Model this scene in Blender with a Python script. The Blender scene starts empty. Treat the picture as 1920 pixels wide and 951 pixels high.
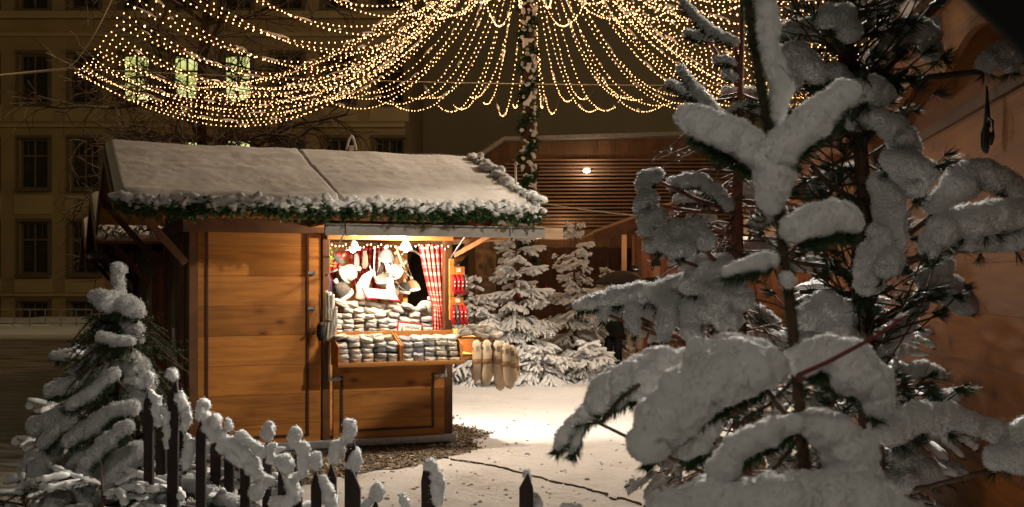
import bpy, bmesh, math, random
import numpy as np
from mathutils import Vector, Matrix, Euler, noise
V = Vector
R = math.radians
rnd = random.Random(7)
S = bpy.context.scene
COL = S.collection
# ------------------------------------------------------------------ camera
F = 2155.0                       # focal length in photo pixels (1920 wide)
CAMH, HY = 1.7, 520.0            # eye height, horizon row
cam = bpy.data.objects.new('camera', bpy.data.cameras.new('camera')); COL.objects.link(cam)
cam.location = (0, 0, CAMH); cam.rotation_euler = (R(90), 0, 0)
cam.data.sensor_width = 36; cam.data.lens = F / 1920 * 36
cam.data.shift_y = (HY - 475.5) / 1920
cam.data.clip_start = 0.05; cam.data.clip_end = 1000
cam.data.dof.use_dof = True; cam.data.dof.focus_distance = 11.0; cam.data.dof.aperture_fstop = 9.0
S.camera = cam
# ------------------------------------------------------------------ night sky
w = bpy.data.worlds.new('World'); S.world = w; w.use_nodes = True
nt = w.node_tree; nt.nodes.clear()
out = nt.nodes.new('ShaderNodeOutputWorld'); bg = nt.nodes.new('ShaderNodeBackground')
sky = nt.nodes.new('ShaderNodeTexSky'); sky.sky_type = 'NISHITA'; sky.sun_disc = False
sky.sun_elevation = R(-4); sky.sun_rotation = R(200)
mixn = nt.nodes.new('ShaderNodeMix'); mixn.data_type = 'RGBA'; mixn.blend_type = 'ADD'; mixn.inputs[0].default_value = 1.0
mixn.inputs[7].default_value = (0.020, 0.0165, 0.0115, 1)      # city glow on low snow cloud
bw = nt.nodes.new('ShaderNodeBackground')
sc_ = nt.nodes.new('ShaderNodeVectorMath'); sc_.operation = 'SCALE'; sc_.inputs[3].default_value = 0.003
nt.links.new(sky.outputs[0], sc_.inputs[0]); nt.links.new(sc_.outputs[0], mixn.inputs[6])
nt.links.new(mixn.outputs[2], bg.inputs[0]); bg.inputs[1].default_value = 1.0
nt.links.new(bg.outputs[0], out.inputs[0])
# ------------------------------------------------------------------ lamps of the market and added fill lights
def lamp(name, kind, loc, power, color, size=0.1, target=None, cone=None, blend=0.3):
    l = bpy.data.lights.new(name, kind); l.energy = power; l.color = color
    if kind == 'AREA': l.size = size
    else: l.shadow_soft_size = size
    if kind == 'SPOT': l.spot_size = R(cone); l.spot_blend = blend
    o = bpy.data.objects.new(name, l); COL.objects.link(o); o.location = loc
    if target is not None:
        o.rotation_euler = (V(target) - V(loc)).to_track_quat('-Z', 'Y').to_euler()
    return o
WARM = (1.0, 0.61, 0.32); WHITE = (1.0, 0.90, 0.76)
# shaded market flood lamp, off to the right of the photographer; its shade cuts the beam off at the eaves
lamp('flood_lamp', 'SPOT', (5.9, 6.6, 5.6), 2250, (1.0, .88, .70), 0.10, (5.9, 6.6001, 0.0), 140.5, 0.03)
# lamp above the lane on the right, lighting the open snow and firs
lamp('lane_lamp_and_rim', 'SPOT', (3.5, 14.5, 6.0), 1350, (1.0, .84, .66), 0.25, (0.6, 13.5, 0.0), 110, 0.6)
# weak front fill added on the photographer's side
lamp('front_fill', 'SPOT', (-1.5, -2.5, 4.2), 210, (1.0, .90, .76), 0.25, (-1.9, 4.3, .8), 42, 0.6)
# glow of the light net (its bulbs are modelled below)
for k, (x, y, z, p) in enumerate(((-5.0, 20, 5.9, 170), (-1.5, 16, 6.3, 120), (0.5, 24, 6.3, 200), (5, 20, 6.0, 200), (3.0, 12.5, 6.3, 110))):
    lamp('net_glow', 'POINT', (x, y, z), p, WARM, 0.6)
HOx, HOy, Hc, Hs = -3.02, 10.75, math.cos(R(22)), math.sin(R(22))
def hw(u, v, z): return (HOx + u * Hc - v * Hs, HOy + u * Hs + v * Hc, z)
lamp('hut_lamp_and_fill', 'POINT', hw(1.60, .14, 1.93), 17, (1, .80, .58), .05)
lamp('hut_lamp_and_fill', 'POINT', hw(2.15, .14, 1.94), 17, (1, .80, .58), .05)
lamp('hut_lamp_and_fill', 'POINT', hw(1.35, 1.55, 1.98), 26, (1, .78, .55), .06)  # added fill for the back curtains and hats, no lamp modelled here
lamp('flap_light', 'POINT', hw(1.95, -.28, 2.02), 105, (1, .84, .64), .06)
lamp('hut_side_light', 'SPOT', hw(2.98, .55, 2.03), 360, (1, .88, .72), .05, hw(3.9, 1.9, .0), 125, .7)
lamp('background_fill', 'POINT', (6, 36, 13), 1500, (1.0, .74, .48), 0.5)  # added fill lifting the dark building behind the net
lamp('lane_lamp_and_rim', 'SPOT', (2.15, 9.4, 5.4), 5600, (1.0, .92, .80), 0.08, (.75, 3.0, 1.5), 44, 0.5)  # added rim light behind the near trees, kept out of view
lamp('front_fill', 'SPOT', (-.4, -1.6, 4.6), 150, (1.0, .90, .76), 0.3, (.62, 2.5, 1.3), 40, 0.8)  # second added front fill, for the near trees on the right
lamp('facade_fill', 'POINT', (-17, 25, 11), 1050, (1.0, .74, .36), 0.5)  # added fill to light the ochre facade evenly
S.view_settings.view_transform = 'Standard'; S.view_settings.look = 'None'
S.view_settings.exposure = 0.0; S.view_settings.gamma = 1.0; S.view_settings.use_curve_mapping = False
S.cycles.use_denoising = True
S.cycles.max_bounces = 6; S.cycles.diffuse_bounces = 3; S.cycles.glossy_bounces = 2
S.cycles.transparent_max_bounces = 8; S.cycles.sample_clamp_indirect = 3.0
S.cycles.caustics_reflective = False; S.cycles.caustics_refractive = False
S.cycles.use_light_tree = True

# ------------------------------------------------------------------ helpers
def P(px, py, Y):                # a photo pixel at distance Y -> world point
    return V(((px - 960) / F * Y, Y, CAMH - (py - HY) / F * Y))

class MB:                         # mesh builder
    def __init__(s): s.v = []; s.f = []; s.m = []; s.mi = 0
    def add(s, vs, fs):
        b = len(s.v); s.v.extend(tuple(q) for q in vs)
        for f in fs: s.f.append(tuple(b + i for i in f)); s.m.append(s.mi)
    def box(s, c, d, rot=None, taper=1.0):
        c = V(c); x, y, z = d[0] / 2, d[1] / 2, d[2] / 2
        vs = []
        for k in (-1, 1):
            t = taper if k > 0 else 1
            for a, b in ((-1, -1), (1, -1), (1, 1), (-1, 1)):
                q = V((a * x * t, b * y * t, k * z))
                if rot is not None: q = rot @ q
                vs.append(c + q)
        s.add(vs, [(3, 2, 1, 0), (4, 5, 6, 7), (0, 1, 5, 4), (1, 2, 6, 5), (2, 3, 7, 6), (3, 0, 4, 7)])
    def bar(s, a, b, w, h, up=V((0, 0, 1))):          # a rectangular bar from a to b
        a = V(a); b = V(b); d = (b - a); L = d.length; d.normalize()
        x = d.cross(up)
        if x.length < 1e-4: x = V((1, 0, 0))
        x.normalize(); z = x.cross(d)
        M3 = Matrix((x, d, z)).transposed()
        s.box((a + b) / 2, (w, L, h), M3)
    def quad(s, a, b, c, d): s.add([a, b, c, d], [(0, 1, 2, 3)])
    def chain(s, pts, rs, n=6, cap=True, jit=0):
        pts = [V(p) for p in pts]; rings = []
        up = V((0.13, 0.27, 0.95)); b0 = len(s.v); vs = []; fs = []
        for i, p in enumerate(pts):
            t = (pts[min(i + 1, len(pts) - 1)] - pts[max(i - 1, 0)])
            if t.length < 1e-9: t = V((0, 0, 1))
            t.normalize(); x = t.cross(up)
            if x.length < .05: x = t.cross(V((1, 0, 0)))
            x.normalize(); y = x.cross(t)
            r = rs[i] if hasattr(rs, '__len__') else rs
            for k in range(n):
                a = 2 * math.pi * k / n; q = r * (1 + (rnd.uniform(-jit, jit) if jit else 0))
                vs.append(p + (x * math.cos(a) + y * math.sin(a)) * q)
        for i in range(len(pts) - 1):
            for k in range(n):
                k2 = (k + 1) % n
                fs.append((i * n + k, i * n + k2, (i + 1) * n + k2, (i + 1) * n + k))
        if cap:
            fs.append(tuple(range(n))[::-1]); e = (len(pts) - 1) * n; fs.append(tuple(e + k for k in range(n)))
        s.add(vs, fs)
    def lathe(s, c, prof, n=16, axis=None):            # prof = [(r, z)]
        c = V(c); vs = []; fs = []
        for r, z in prof:
            for k in range(n):
                a = 2 * math.pi * k / n; q = V((r * math.cos(a), r * math.sin(a), z))
                if axis is not None: q = axis @ q
                vs.append(c + q)
        for i in range(len(prof) - 1):
            for k in range(n):
                k2 = (k + 1) % n; fs.append((i * n + k, i * n + k2, (i + 1) * n + k2, (i + 1) * n + k))
        s.add(vs, fs)
    def ball(s, c, r, sc=(1, 1, 1), lv=1, rot=None):
        c = V(c); vs, fs = ICO[lv]; o = []
        for q in vs:
            p = V((q[0] * r * sc[0], q[1] * r * sc[1], q[2] * r * sc[2]))
            if rot is not None: p = rot @ p
            o.append(c + p)
        s.add(o, fs)
    def grid(s, fn, nu, nv, flip=False):
        vs = [fn(i / nu, j / nv) for j in range(nv + 1) for i in range(nu + 1)]
        fs = []
        for j in range(nv):
            for i in range(nu):
                a = j * (nu + 1) + i; q = (a, a + 1, a + nu + 2, a + nu + 1)
                fs.append(q[::-1] if flip else q)
        s.add(vs, fs)
    def mesh(s, name, mats, smooth=False, M=None):
        me = bpy.data.meshes.new(name); me.from_pydata(s.v, [], s.f)
        if not isinstance(mats, (list, tuple)): mats = [mats]
        for m in mats: me.materials.append(m)
        if len(mats) > 1: me.polygons.foreach_set('material_index', s.m)
        if M is not None: me.transform(M)
        if smooth: me.polygons.foreach_set('use_smooth', [True] * len(me.polygons))
        me.update(); return me
ICO = {}
for lv in (1, 2, 3):
    bm = bmesh.new(); bmesh.ops.create_icosphere(bm, subdivisions=lv, radius=1.0)
    bm.verts.ensure_lookup_table()
    ICO[lv] = ([tuple(v.co) for v in bm.verts], [tuple(v.index for v in f.verts) for f in bm.faces]); bm.free()

ROOTM = {}
def tag(o, label=None, cat=None, group=None, kind=None):
    if label: o['label'] = label
    if cat: o['category'] = cat
    if group: o['group'] = group
    if kind: o['kind'] = kind
    return o
def thing(name, loc, label, cat, rz=0, group=None):
    o = bpy.data.objects.new(name, None); COL.objects.link(o); o.location = loc; o.rotation_euler = (0, 0, rz)
    o.empty_display_size = 0.1
    ROOTM[o.name] = Matrix.Translation(V(loc)) @ Matrix.Rotation(rz, 4, 'Z')
    return tag(o, label, cat, group)
def part(name, mb, mat, parent, smooth=False, local=False, label=None, kind=None, bevel=0):
    """a mesh under its thing (or part); vertices given in world space unless local"""
    M = None; top = parent
    while top.parent is not None: top = top.parent
    if not local: M = ROOTM[top.name].inverted()
    me = mb.mesh(name, mat, smooth, M) if isinstance(mb, MB) else mb
    if not isinstance(mb, MB) and M is not None: me.transform(M)
    o = bpy.data.objects.new(name, me); COL.objects.link(o); o.parent = parent
    if bevel:
        b = o.modifiers.new('bevel', 'BEVEL'); b.width = bevel; b.segments = 2; b.limit_method = 'ANGLE'
    return tag(o, label, None, None, kind)
def single(name, mb, mat, label, cat, group=None, smooth=False, kind=None, bevel=0, base=None):
    me = mb.mesh(name, mat, smooth) if isinstance(mb, MB) else mb
    if base is None:
        n = len(me.vertices); a = np.empty(n * 3); me.vertices.foreach_get('co', a); a = a.reshape(-1, 3)
        base = ((a[:, 0].min() + a[:, 0].max()) / 2, (a[:, 1].min() + a[:, 1].max()) / 2, a[:, 2].min())
    me.transform(Matrix.Translation(-V(base)))
    o = bpy.data.objects.new(name, me); COL.objects.link(o); o.location = base
    ROOTM[o.name] = Matrix.Translation(V(base))
    if bevel:
        b = o.modifiers.new('bevel', 'BEVEL'); b.width = bevel; b.segments = 2; b.limit_method = 'ANGLE'
    return tag(o, label, cat, group, kind)
def struct(name, mb, mat, smooth=False, kind='structure'):
    me = mb.mesh(name, mat, smooth) if isinstance(mb, MB) else mb
    o = bpy.data.objects.new(name, me); COL.objects.link(o); o['kind'] = kind; return o
def copy_tree(o, parent=None):
    c = o.copy(); COL.objects.link(c)
    if parent is not None: c.parent = parent
    for ch in list(o.children): copy_tree(ch, c)
    return c
# ---- snow: overlapping balls fused by a voxel remesh, roughened, then baked to a mesh
TEX = {}
def clouds(size, depth=2):
    k = (size, depth)
    if k not in TEX:
        t = bpy.data.textures.new('clouds', 'CLOUDS'); t.noise_scale = size; t.noise_depth = depth; TEX[k] = t
    return TEX[k]
def snow_mesh(blobs, voxel, d1=(0.05, 0.02), d2=(0.012, 0.006), mat=None, lv=2, crumbs=None):
    mb = MB()
    for b in blobs:
        mb.ball(b[0], b[1], b[2] if len(b) > 2 else (1, 1, 1), lv)
    me = mb.mesh('snow', mat or M_SNOW)
    o = bpy.data.objects.new('tmp_snow', me); COL.objects.link(o)
    m = o.modifiers.new('r', 'REMESH'); m.mode = 'VOXEL'; m.voxel_size = voxel; m.use_smooth_shade = True
    sm = o.modifiers.new('s', 'SMOOTH'); sm.factor = .5; sm.iterations = 2
    for (sz, st) in (d1, d2):
        if st:
            d = o.modifiers.new('d', 'DISPLACE'); d.texture = clouds(sz); d.strength = st; d.mid_level = .5; d.texture_coords = 'LOCAL'
    dg = bpy.context.evaluated_depsgraph_get(); ev = o.evaluated_get(dg)
    res = bpy.data.meshes.new_from_object(ev)
    bpy.data.objects.remove(o); bpy.data.meshes.remove(me)
    res.polygons.foreach_set('use_smooth', [True] * len(res.polygons))
    if crumbs: res = add_crumbs(res, *crumbs)
    return res
def add_crumbs(me, size, dens):
    """loose crystals standing on the snow surface: tiny tetrahedra"""
    n = len(me.vertices); co = np.empty(n * 3); me.vertices.foreach_get('co', co); co = co.reshape(-1, 3)
    nr = np.empty(n * 3); me.vertices.foreach_get('normal', nr); nr = nr.reshape(-1, 3)
    rg = np.random.default_rng(n); k = int(n * dens)
    idx = rg.integers(0, n, k)
    c = co[idx] + rg.normal(0, size * 1.2, (k, 3)) * .8 + nr[idx] * (rg.random((k, 1)) ** 2) * size * 1.3
    T4 = np.array([[1, 1, 1], [1, -1, -1], [-1, 1, -1], [-1, -1, 1]], float) * size * .5
    q = rg.normal(0, 1, (k, 4)); q /= np.linalg.norm(q, axis=1, keepdims=True); w_, x, y, z = q.T
    Rm = np.stack([1 - 2 * (y * y + z * z), 2 * (x * y - z * w_), 2 * (x * z + y * w_), 2 * (x * y + z * w_), 1 - 2 * (x * x + z * z), 2 * (y * z - x * w_), 2 * (x * z - y * w_), 2 * (y * z + x * w_), 1 - 2 * (x * x + y * y)], 1).reshape(k, 3, 3)
    V4 = np.einsum('kij,vj->kvi', Rm, T4) * rg.uniform(.5, 1.5, (k, 1, 1)) + c[:, None, :]
    fs = np.array([[0, 1, 2], [0, 3, 1], [0, 2, 3], [1, 3, 2]])
    F_ = (fs[None] + n + 4 * np.arange(k)[:, None, None]).reshape(-1, 3)
    m = len(me.polygons); base = [tuple(p.vertices) for p in me.polygons]
    nm = bpy.data.meshes.new('snow'); nm.from_pydata(np.concatenate([co, V4.reshape(-1, 3)]).tolist(), [], base + F_.tolist())
    nm.materials.append(me.materials[0]); bpy.data.meshes.remove(me)
    nm.polygons.foreach_set('use_smooth', [True] * len(nm.polygons)); nm.update(); return nm
# ------------------------------------------------------------------ materials (procedural)
def newmat(name):
    m = bpy.data.materials.new(name); m.use_nodes = True; nt = m.node_tree
    b = nt.nodes['Principled BSDF']; b.inputs['Roughness'].default_value = .7
    b.inputs['Specular IOR Level'].default_value = .3
    return m, nt, b
def N(nt, t, **kw):
    n = nt.nodes.new('ShaderNode' + t)
    for k, v in kw.items(): setattr(n, k, v)
    return n
def ramp(nt, src, stops):
    r = N(nt, 'ValToRGB'); nt.links.new(src, r.inputs[0]); el = r.color_ramp.elements
    while len(el) < len(stops): el.new(0.5)
    for e, (p, c) in zip(el, stops): e.position = p; e.color = (*c, 1) if len(c) == 3 else c
    return r
def noise_n(nt, vec, scale, detail=4, rough=.55):
    n = N(nt, 'TexNoise'); n.inputs['Scale'].default_value = scale; n.inputs['Detail'].default_value = detail
    n.inputs['Roughness'].default_value = rough
    if vec is not None: nt.links.new(vec, n.inputs['Vector'])
    return n
def bump(nt, b, h, st, dist=.01):
    u = N(nt, 'Bump'); u.inputs['Strength'].default_value = st; u.inputs['Distance'].default_value = dist
    nt.links.new(h, u.inputs['Height']); nt.links.new(u.outputs[0], b.inputs['Normal']); return u
def objco(nt, scale=(1, 1, 1), kind='Object'):
    t = N(nt, 'TexCoord'); m = N(nt, 'Mapping'); m.inputs['Scale'].default_value = scale
    nt.links.new(t.outputs[kind], m.inputs[0]); return m.outputs[0]
def mat_plain(name, c1, c2=None, scale=8, rough=.7, bst=.15, bscale=40, bdist=.004, metal=0, detail=4):
    m, nt, b = newmat(name); co = objco(nt)
    c2 = c2 or tuple(x * .75 for x in c1)
    n = noise_n(nt, co, scale, detail); r = ramp(nt, n.outputs[0], [(.3, c2), (.7, c1)])
    nt.links.new(r.outputs[0], b.inputs['Base Color']); b.inputs['Roughness'].default_value = rough
    b.inputs['Metallic'].default_value = metal
    if bst:
        n2 = noise_n(nt, co, bscale, 3); bump(nt, b, n2.outputs[0], bst, bdist)
    return m
def mat_snow(name='snow', c=(.80, .80, .80), c2=(.70, .69, .68), sc=30):
    m, nt, b = newmat(name); co = objco(nt)
    n = noise_n(nt, co, 3, 5); r = ramp(nt, n.outputs[0], [(.3, c2), (.65, c)])
    nt.links.new(r.outputs[0], b.inputs['Base Color']); b.inputs['Roughness'].default_value = .75
    n2 = noise_n(nt, co, sc, 6, .7); n3 = noise_n(nt, co, sc * 6, 3, .7)
    a = N(nt, 'Math', operation='ADD'); nt.links.new(n2.outputs[0], a.inputs[0]); nt.links.new(n3.outputs[0], a.inputs[1])
    bump(nt, b, a.outputs[0], .5, .012); return m
def mat_wood(name, c1, c2, axis=0, board=.13, across=2, rough=.6, groove=.7, knots=True, gscale=1.0):
    """boards run along `axis`, are stacked along `across`; object space"""
    m, nt, b = newmat(name); t = N(nt, 'TexCoord'); sep = N(nt, 'SeparateXYZ'); nt.links.new(t.outputs['Object'], sep.inputs[0])
    q = N(nt, 'Math', operation='DIVIDE'); nt.links.new(sep.outputs[across], q.inputs[0]); q.inputs[1].default_value = board
    fl = N(nt, 'Math', operation='FLOOR'); nt.links.new(q.outputs[0], fl.inputs[0])
    fr = N(nt, 'Math', operation='FRACT'); nt.links.new(q.outputs[0], fr.inputs[0])
    wn = N(nt, 'TexWhiteNoise', noise_dimensions='1D'); nt.links.new(fl.outputs[0], wn.inputs['W'])
    # grain coordinates: shrink along the board, shift per board
    mp = N(nt, 'Mapping'); sc = [14 * gscale] * 3; sc[axis] = 1.1 * gscale; mp.inputs['Scale'].default_value = sc
    off = N(nt, 'VectorMath', operation='SCALE'); nt.links.new(wn.outputs['Color'], off.inputs[0]); off.inputs[3].default_value = 7
    ad = N(nt, 'VectorMath', operation='ADD'); nt.links.new(t.outputs['Object'], ad.inputs[0]); nt.links.new(off.outputs[0], ad.inputs[1])
    nt.links.new(ad.outputs[0], mp.inputs[0])
    g = noise_n(nt, mp.outputs[0], 1.6, 7, .6); g.inputs['Distortion'].default_value = .7
    col = ramp(nt, g.outputs[0], [(.32, c2), (.62, c1)])
    # board to board tone
    hs = N(nt, 'HueSaturation'); mr = N(nt, 'MapRange'); mr.inputs['To Min'].default_value = .78; mr.inputs['To Max'].default_value = 1.15
    nt.links.new(wn.outputs['Value'], mr.inputs['Value']); nt.links.new(mr.outputs[0], hs.inputs['Value']); nt.links.new(col.outputs[0], hs.inputs['Color'])
    last = hs.outputs[0]
    # big weathering
    bn = noise_n(nt, t.outputs['Object'], 1.3, 3); br = ramp(nt, bn.outputs[0], [(.3, (.72, .70, .68)), (.65, (1, 1, 1))])
    mx = N(nt, 'Mix', data_type='RGBA', blend_type='MULTIPLY'); mx.inputs[0].default_value = 1
    nt.links.new(last, mx.inputs[6]); nt.links.new(br.outputs[0], mx.inputs[7]); last = mx.outputs[2]
    if knots:
        ks = [5.5, 5.5, 5.5]; ks[axis] = 2.6
        km = N(nt, 'Mapping'); km.inputs['Scale'].default_value = ks; nt.links.new(ad.outputs[0], km.inputs[0])
        vo = N(nt, 'TexVoronoi'); vo.inputs['Scale'].default_value = 1; nt.links.new(km.outputs[0], vo.inputs['Vector'])
        kr = ramp(nt, vo.outputs['Distance'], [(.06, (.28, .18, .14)), (.13, (.75, .65, .6)), (.24, (1, 1, 1))])
        mk = N(nt, 'Mix', data_type='RGBA', blend_type='MULTIPLY'); mk.inputs[0].default_value = .85
        nt.links.new(last, mk.inputs[6]); nt.links.new(kr.outputs[0], mk.inputs[7]); last = mk.outputs[2]
    gr = ramp(nt, fr.outputs[0], [(0, (.12, .10, .09)), (.022, (.9, .9, .9)), (.06, (1, 1, 1))])
    mg = N(nt, 'Mix', data_type='RGBA', blend_type='MULTIPLY'); mg.inputs[0].default_value = groove
    nt.links.new(last, mg.inputs[6]); nt.links.new(gr.outputs[0], mg.inputs[7]); last = mg.outputs[2]
    nt.links.new(last, b.inputs['Base Color']); b.inputs['Roughness'].default_value = rough
    am = N(nt, 'Math', operation='MULTIPLY_ADD'); nt.links.new(g.outputs[0], am.inputs[0]); am.inputs[1].default_value = .25; nt.links.new(gr.outputs[0], am.inputs[2])
    bump(nt, b, am.outputs[0], .5, .004)
    return m
def mat_emit(name, col, st, sampling='NONE'):
    m, nt, b = newmat(name); b.inputs['Base Color'].default_value = (*col, 1)
    b.inputs['Emission Color'].default_value = (*col, 1); b.inputs['Emission Strength'].default_value = st
    m.cycles.emission_sampling = sampling; return m
def mat_knit(name, c1, c2, stripe=60, axis=0):
    m, nt, b = newmat(name); co = objco(nt)
    wv = N(nt, 'TexWave'); wv.bands_direction = 'XYZ'[axis]; wv.inputs['Scale'].default_value = stripe; wv.inputs['Distortion'].default_value = 1.5
    nt.links.new(co, wv.inputs[0])
    n = noise_n(nt, co, 25, 4); inf = N(nt, 'ObjectInfo')
    ad = N(nt, 'Math', operation='MULTIPLY_ADD'); nt.links.new(inf.outputs['Random'], ad.inputs[0]); ad.inputs[1].default_value = .75
    sb = N(nt, 'Math', operation='MULTIPLY'); nt.links.new(n.outputs[0], sb.inputs[0]); sb.inputs[1].default_value = .35
    nt.links.new(sb.outputs[0], ad.inputs[2])
    r = ramp(nt, ad.outputs[0], [(.15, c2), (.85, c1)])
    mx = N(nt, 'Mix', data_type='RGBA', blend_type='MULTIPLY'); mx.inputs[0].default_value = .35
    nt.links.new(r.outputs[0], mx.inputs[6]); nt.links.new(wv.outputs['Color'], mx.inputs[7])
    nt.links.new(mx.outputs[2], b.inputs['Base Color']); b.inputs['Roughness'].default_value = .95
    bump(nt, b, wv.outputs['Fac'], .6, .006); return m
def mat_check(name):      # red and white gingham, UV free: object space x / z
    m, nt, b = newmat(name); t = N(nt, 'UVMap'); sep = N(nt, 'SeparateXYZ'); nt.links.new(t.outputs[0], sep.inputs[0])
    outs = []
    for ax, fq in ((0, 9), (1, 18)):
        q = N(nt, 'Math', operation='MULTIPLY'); nt.links.new(sep.outputs[ax], q.inputs[0]); q.inputs[1].default_value = fq
        f = N(nt, 'Math', operation='FRACT'); nt.links.new(q.outputs[0], f.inputs[0])
        g = N(nt, 'Math', operation='GREATER_THAN'); nt.links.new(f.outputs[0], g.inputs[0]); g.inputs[1].default_value = .62
        outs.append(g.outputs[0])
    a = N(nt, 'Math', operation='ADD'); nt.links.new(outs[0], a.inputs[0]); nt.links.new(outs[1], a.inputs[1])
    h = N(nt, 'Math', operation='MULTIPLY'); nt.links.new(a.outputs[0], h.inputs[0]); h.inputs[1].default_value = .5
    r = ramp(nt, h.outputs[0], [(0.0, (.42, .012, .018)), (.5, (.60, .13, .11)), (1.0, (.78, .55, .42))])
    nt.links.new(r.outputs[0], b.inputs['Base Color']); b.inputs['Roughness'].default_value = .9; return m
M_SNOW = mat_snow()
M_SNOWF = mat_snow('snow_fine', sc=120)
M_ROOFSNOW = mat_snow('roof_snow', (.74, .70, .66), (.60, .56, .52), 18)
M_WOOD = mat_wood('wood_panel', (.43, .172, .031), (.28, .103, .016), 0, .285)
M_WOODT = mat_wood('wood_tray', (.56, .26, .07), (.40, .16, .035), 0, .5)
M_WOODU = mat_wood('wood_upright', (.34, .14, .035), (.22, .08, .02), 2, .11, 0)
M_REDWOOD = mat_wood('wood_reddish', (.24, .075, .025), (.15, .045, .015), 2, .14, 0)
M_DARKWOOD = mat_wood('wood_dark', (.10, .045, .018), (.055, .024, .011), 2, .13, 0)
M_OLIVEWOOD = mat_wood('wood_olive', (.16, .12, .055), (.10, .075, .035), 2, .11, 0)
M_BEAM = mat_plain('wood_beam', (.13, .055, .02), (.08, .032, .013), 6, .6, .2, 60)
M_MOULD = mat_plain('moulding', (.06, .022, .012), (.04, .016, .010), 8, .5, .1)
M_GREY = mat_plain('grey_metal', (.30, .27, .24), (.22, .20, .18), 10, .5, .1, 50)
M_STEEL = mat_plain('zinc_steel', (.42, .43, .44), (.28, .29, .30), 30, .4, .1, 90, metal=.7)
M_BLACK = mat_plain('black_stuff', (.015, .014, .014), (.008, .008, .008), 10, .6)
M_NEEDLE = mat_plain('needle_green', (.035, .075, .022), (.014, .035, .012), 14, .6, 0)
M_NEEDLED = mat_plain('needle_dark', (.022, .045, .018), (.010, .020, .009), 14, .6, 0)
M_GARLAND = mat_plain('garland_green', (.040, .095, .020), (.012, .035, .010), 22, .6, 0)
M_BARK = mat_plain('bark', (.10, .055, .032), (.035, .018, .012), 26, .85, .7, 60, .01)
M_STEMR = mat_plain('bark_reddish', (.17, .06, .035), (.08, .03, .02), 26, .8, .5, 60, .006)
M_BULB = mat_emit('bulb_glow', (1.0, .46, .17), 11.5)
M_CABLE = mat_plain('cable', (.10, .07, .045), (.05, .035, .02), 10, .7, 0)
M_CHECK = mat_check('gingham')
# ================================================================== THE SETTING
def nz(x, y, z=0.0, s=1.0): return noise.noise(V((x * s, y * s, z)))
# ---- ground: snow trodden on the square, one sheet to the horizon
FOOT = {}
frr = random.Random(5)
def add_foot(x, y, a, l=.15, w=.055, d=.022):
    for i in range(int((x - .3) / .25), int((x + .3) / .25) + 2):
        for j in range(int((y - .3) / .25), int((y + .3) / .25) + 2): FOOT.setdefault((i, j), []).append((x, y, math.cos(a), math.sin(a), l, w, d))
for t_ in range(26):                       # tracks of people crossing the lane
    x, y = frr.uniform(-1.5, 4.0), frr.uniform(5.5, 18); a = frr.uniform(0, 6.28)
    for q in range(frr.randint(8, 22)):
        a += frr.gauss(0, .08); x += .62 * math.cos(a); y += .62 * math.sin(a); s_ = .09 * (1 if q % 2 else -1)
        add_foot(x - s_ * math.sin(a), y + s_ * math.cos(a), a + frr.gauss(0, .1), d=frr.uniform(.008, .022))
def foot(x, y):
    z = 0
    for (fx, fy, c, s_, l, w_, d) in FOOT.get((int(x / .25), int(y / .25)), ()):
        u = ((x - fx) * c + (y - fy) * s_) / l; v = (-(x - fx) * s_ + (y - fy) * c) / w_; r = u * u + v * v
        if r < 1: z = min(z, -d * (1 - r * r))
        elif r < 1.9: z += d * .25 * (1 - abs(r - 1.4) / .5) if abs(r - 1.4) < .5 else 0
    return z
def ground_z(x, y):
    d = math.hypot(x, y - 8)
    k = max(0, 1 - d / 28)
    z = foot(x, y) + k * (.018 * nz(x, y, 0, .8) + .012 * nz(x, y, 3, 3.0) + .008 * nz(x, y, 5, 8))
    return z
mb = MB()
def axis(lo, hi, c, n):
    t = np.linspace(-1, 1, n); s = np.sinh(t * 6.1) / np.sinh(6.1)
    return [c + (hi - c) * q if q > 0 else c + (c - lo) * q for q in s]
xs = axis(-300, 300, 0.3, 430); ys = axis(-160, 500, 9.5, 430)
mb.v = [(x, y, ground_z(x, y)) for y in ys for x in xs]
nx = len(xs)
mb.f = [(j * nx + i, j * nx + i + 1, (j + 1) * nx + i + 1, (j + 1) * nx + i) for j in range(len(ys) - 1) for i in range(nx - 1)]
mb.m = [0] * len(mb.f)
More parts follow.
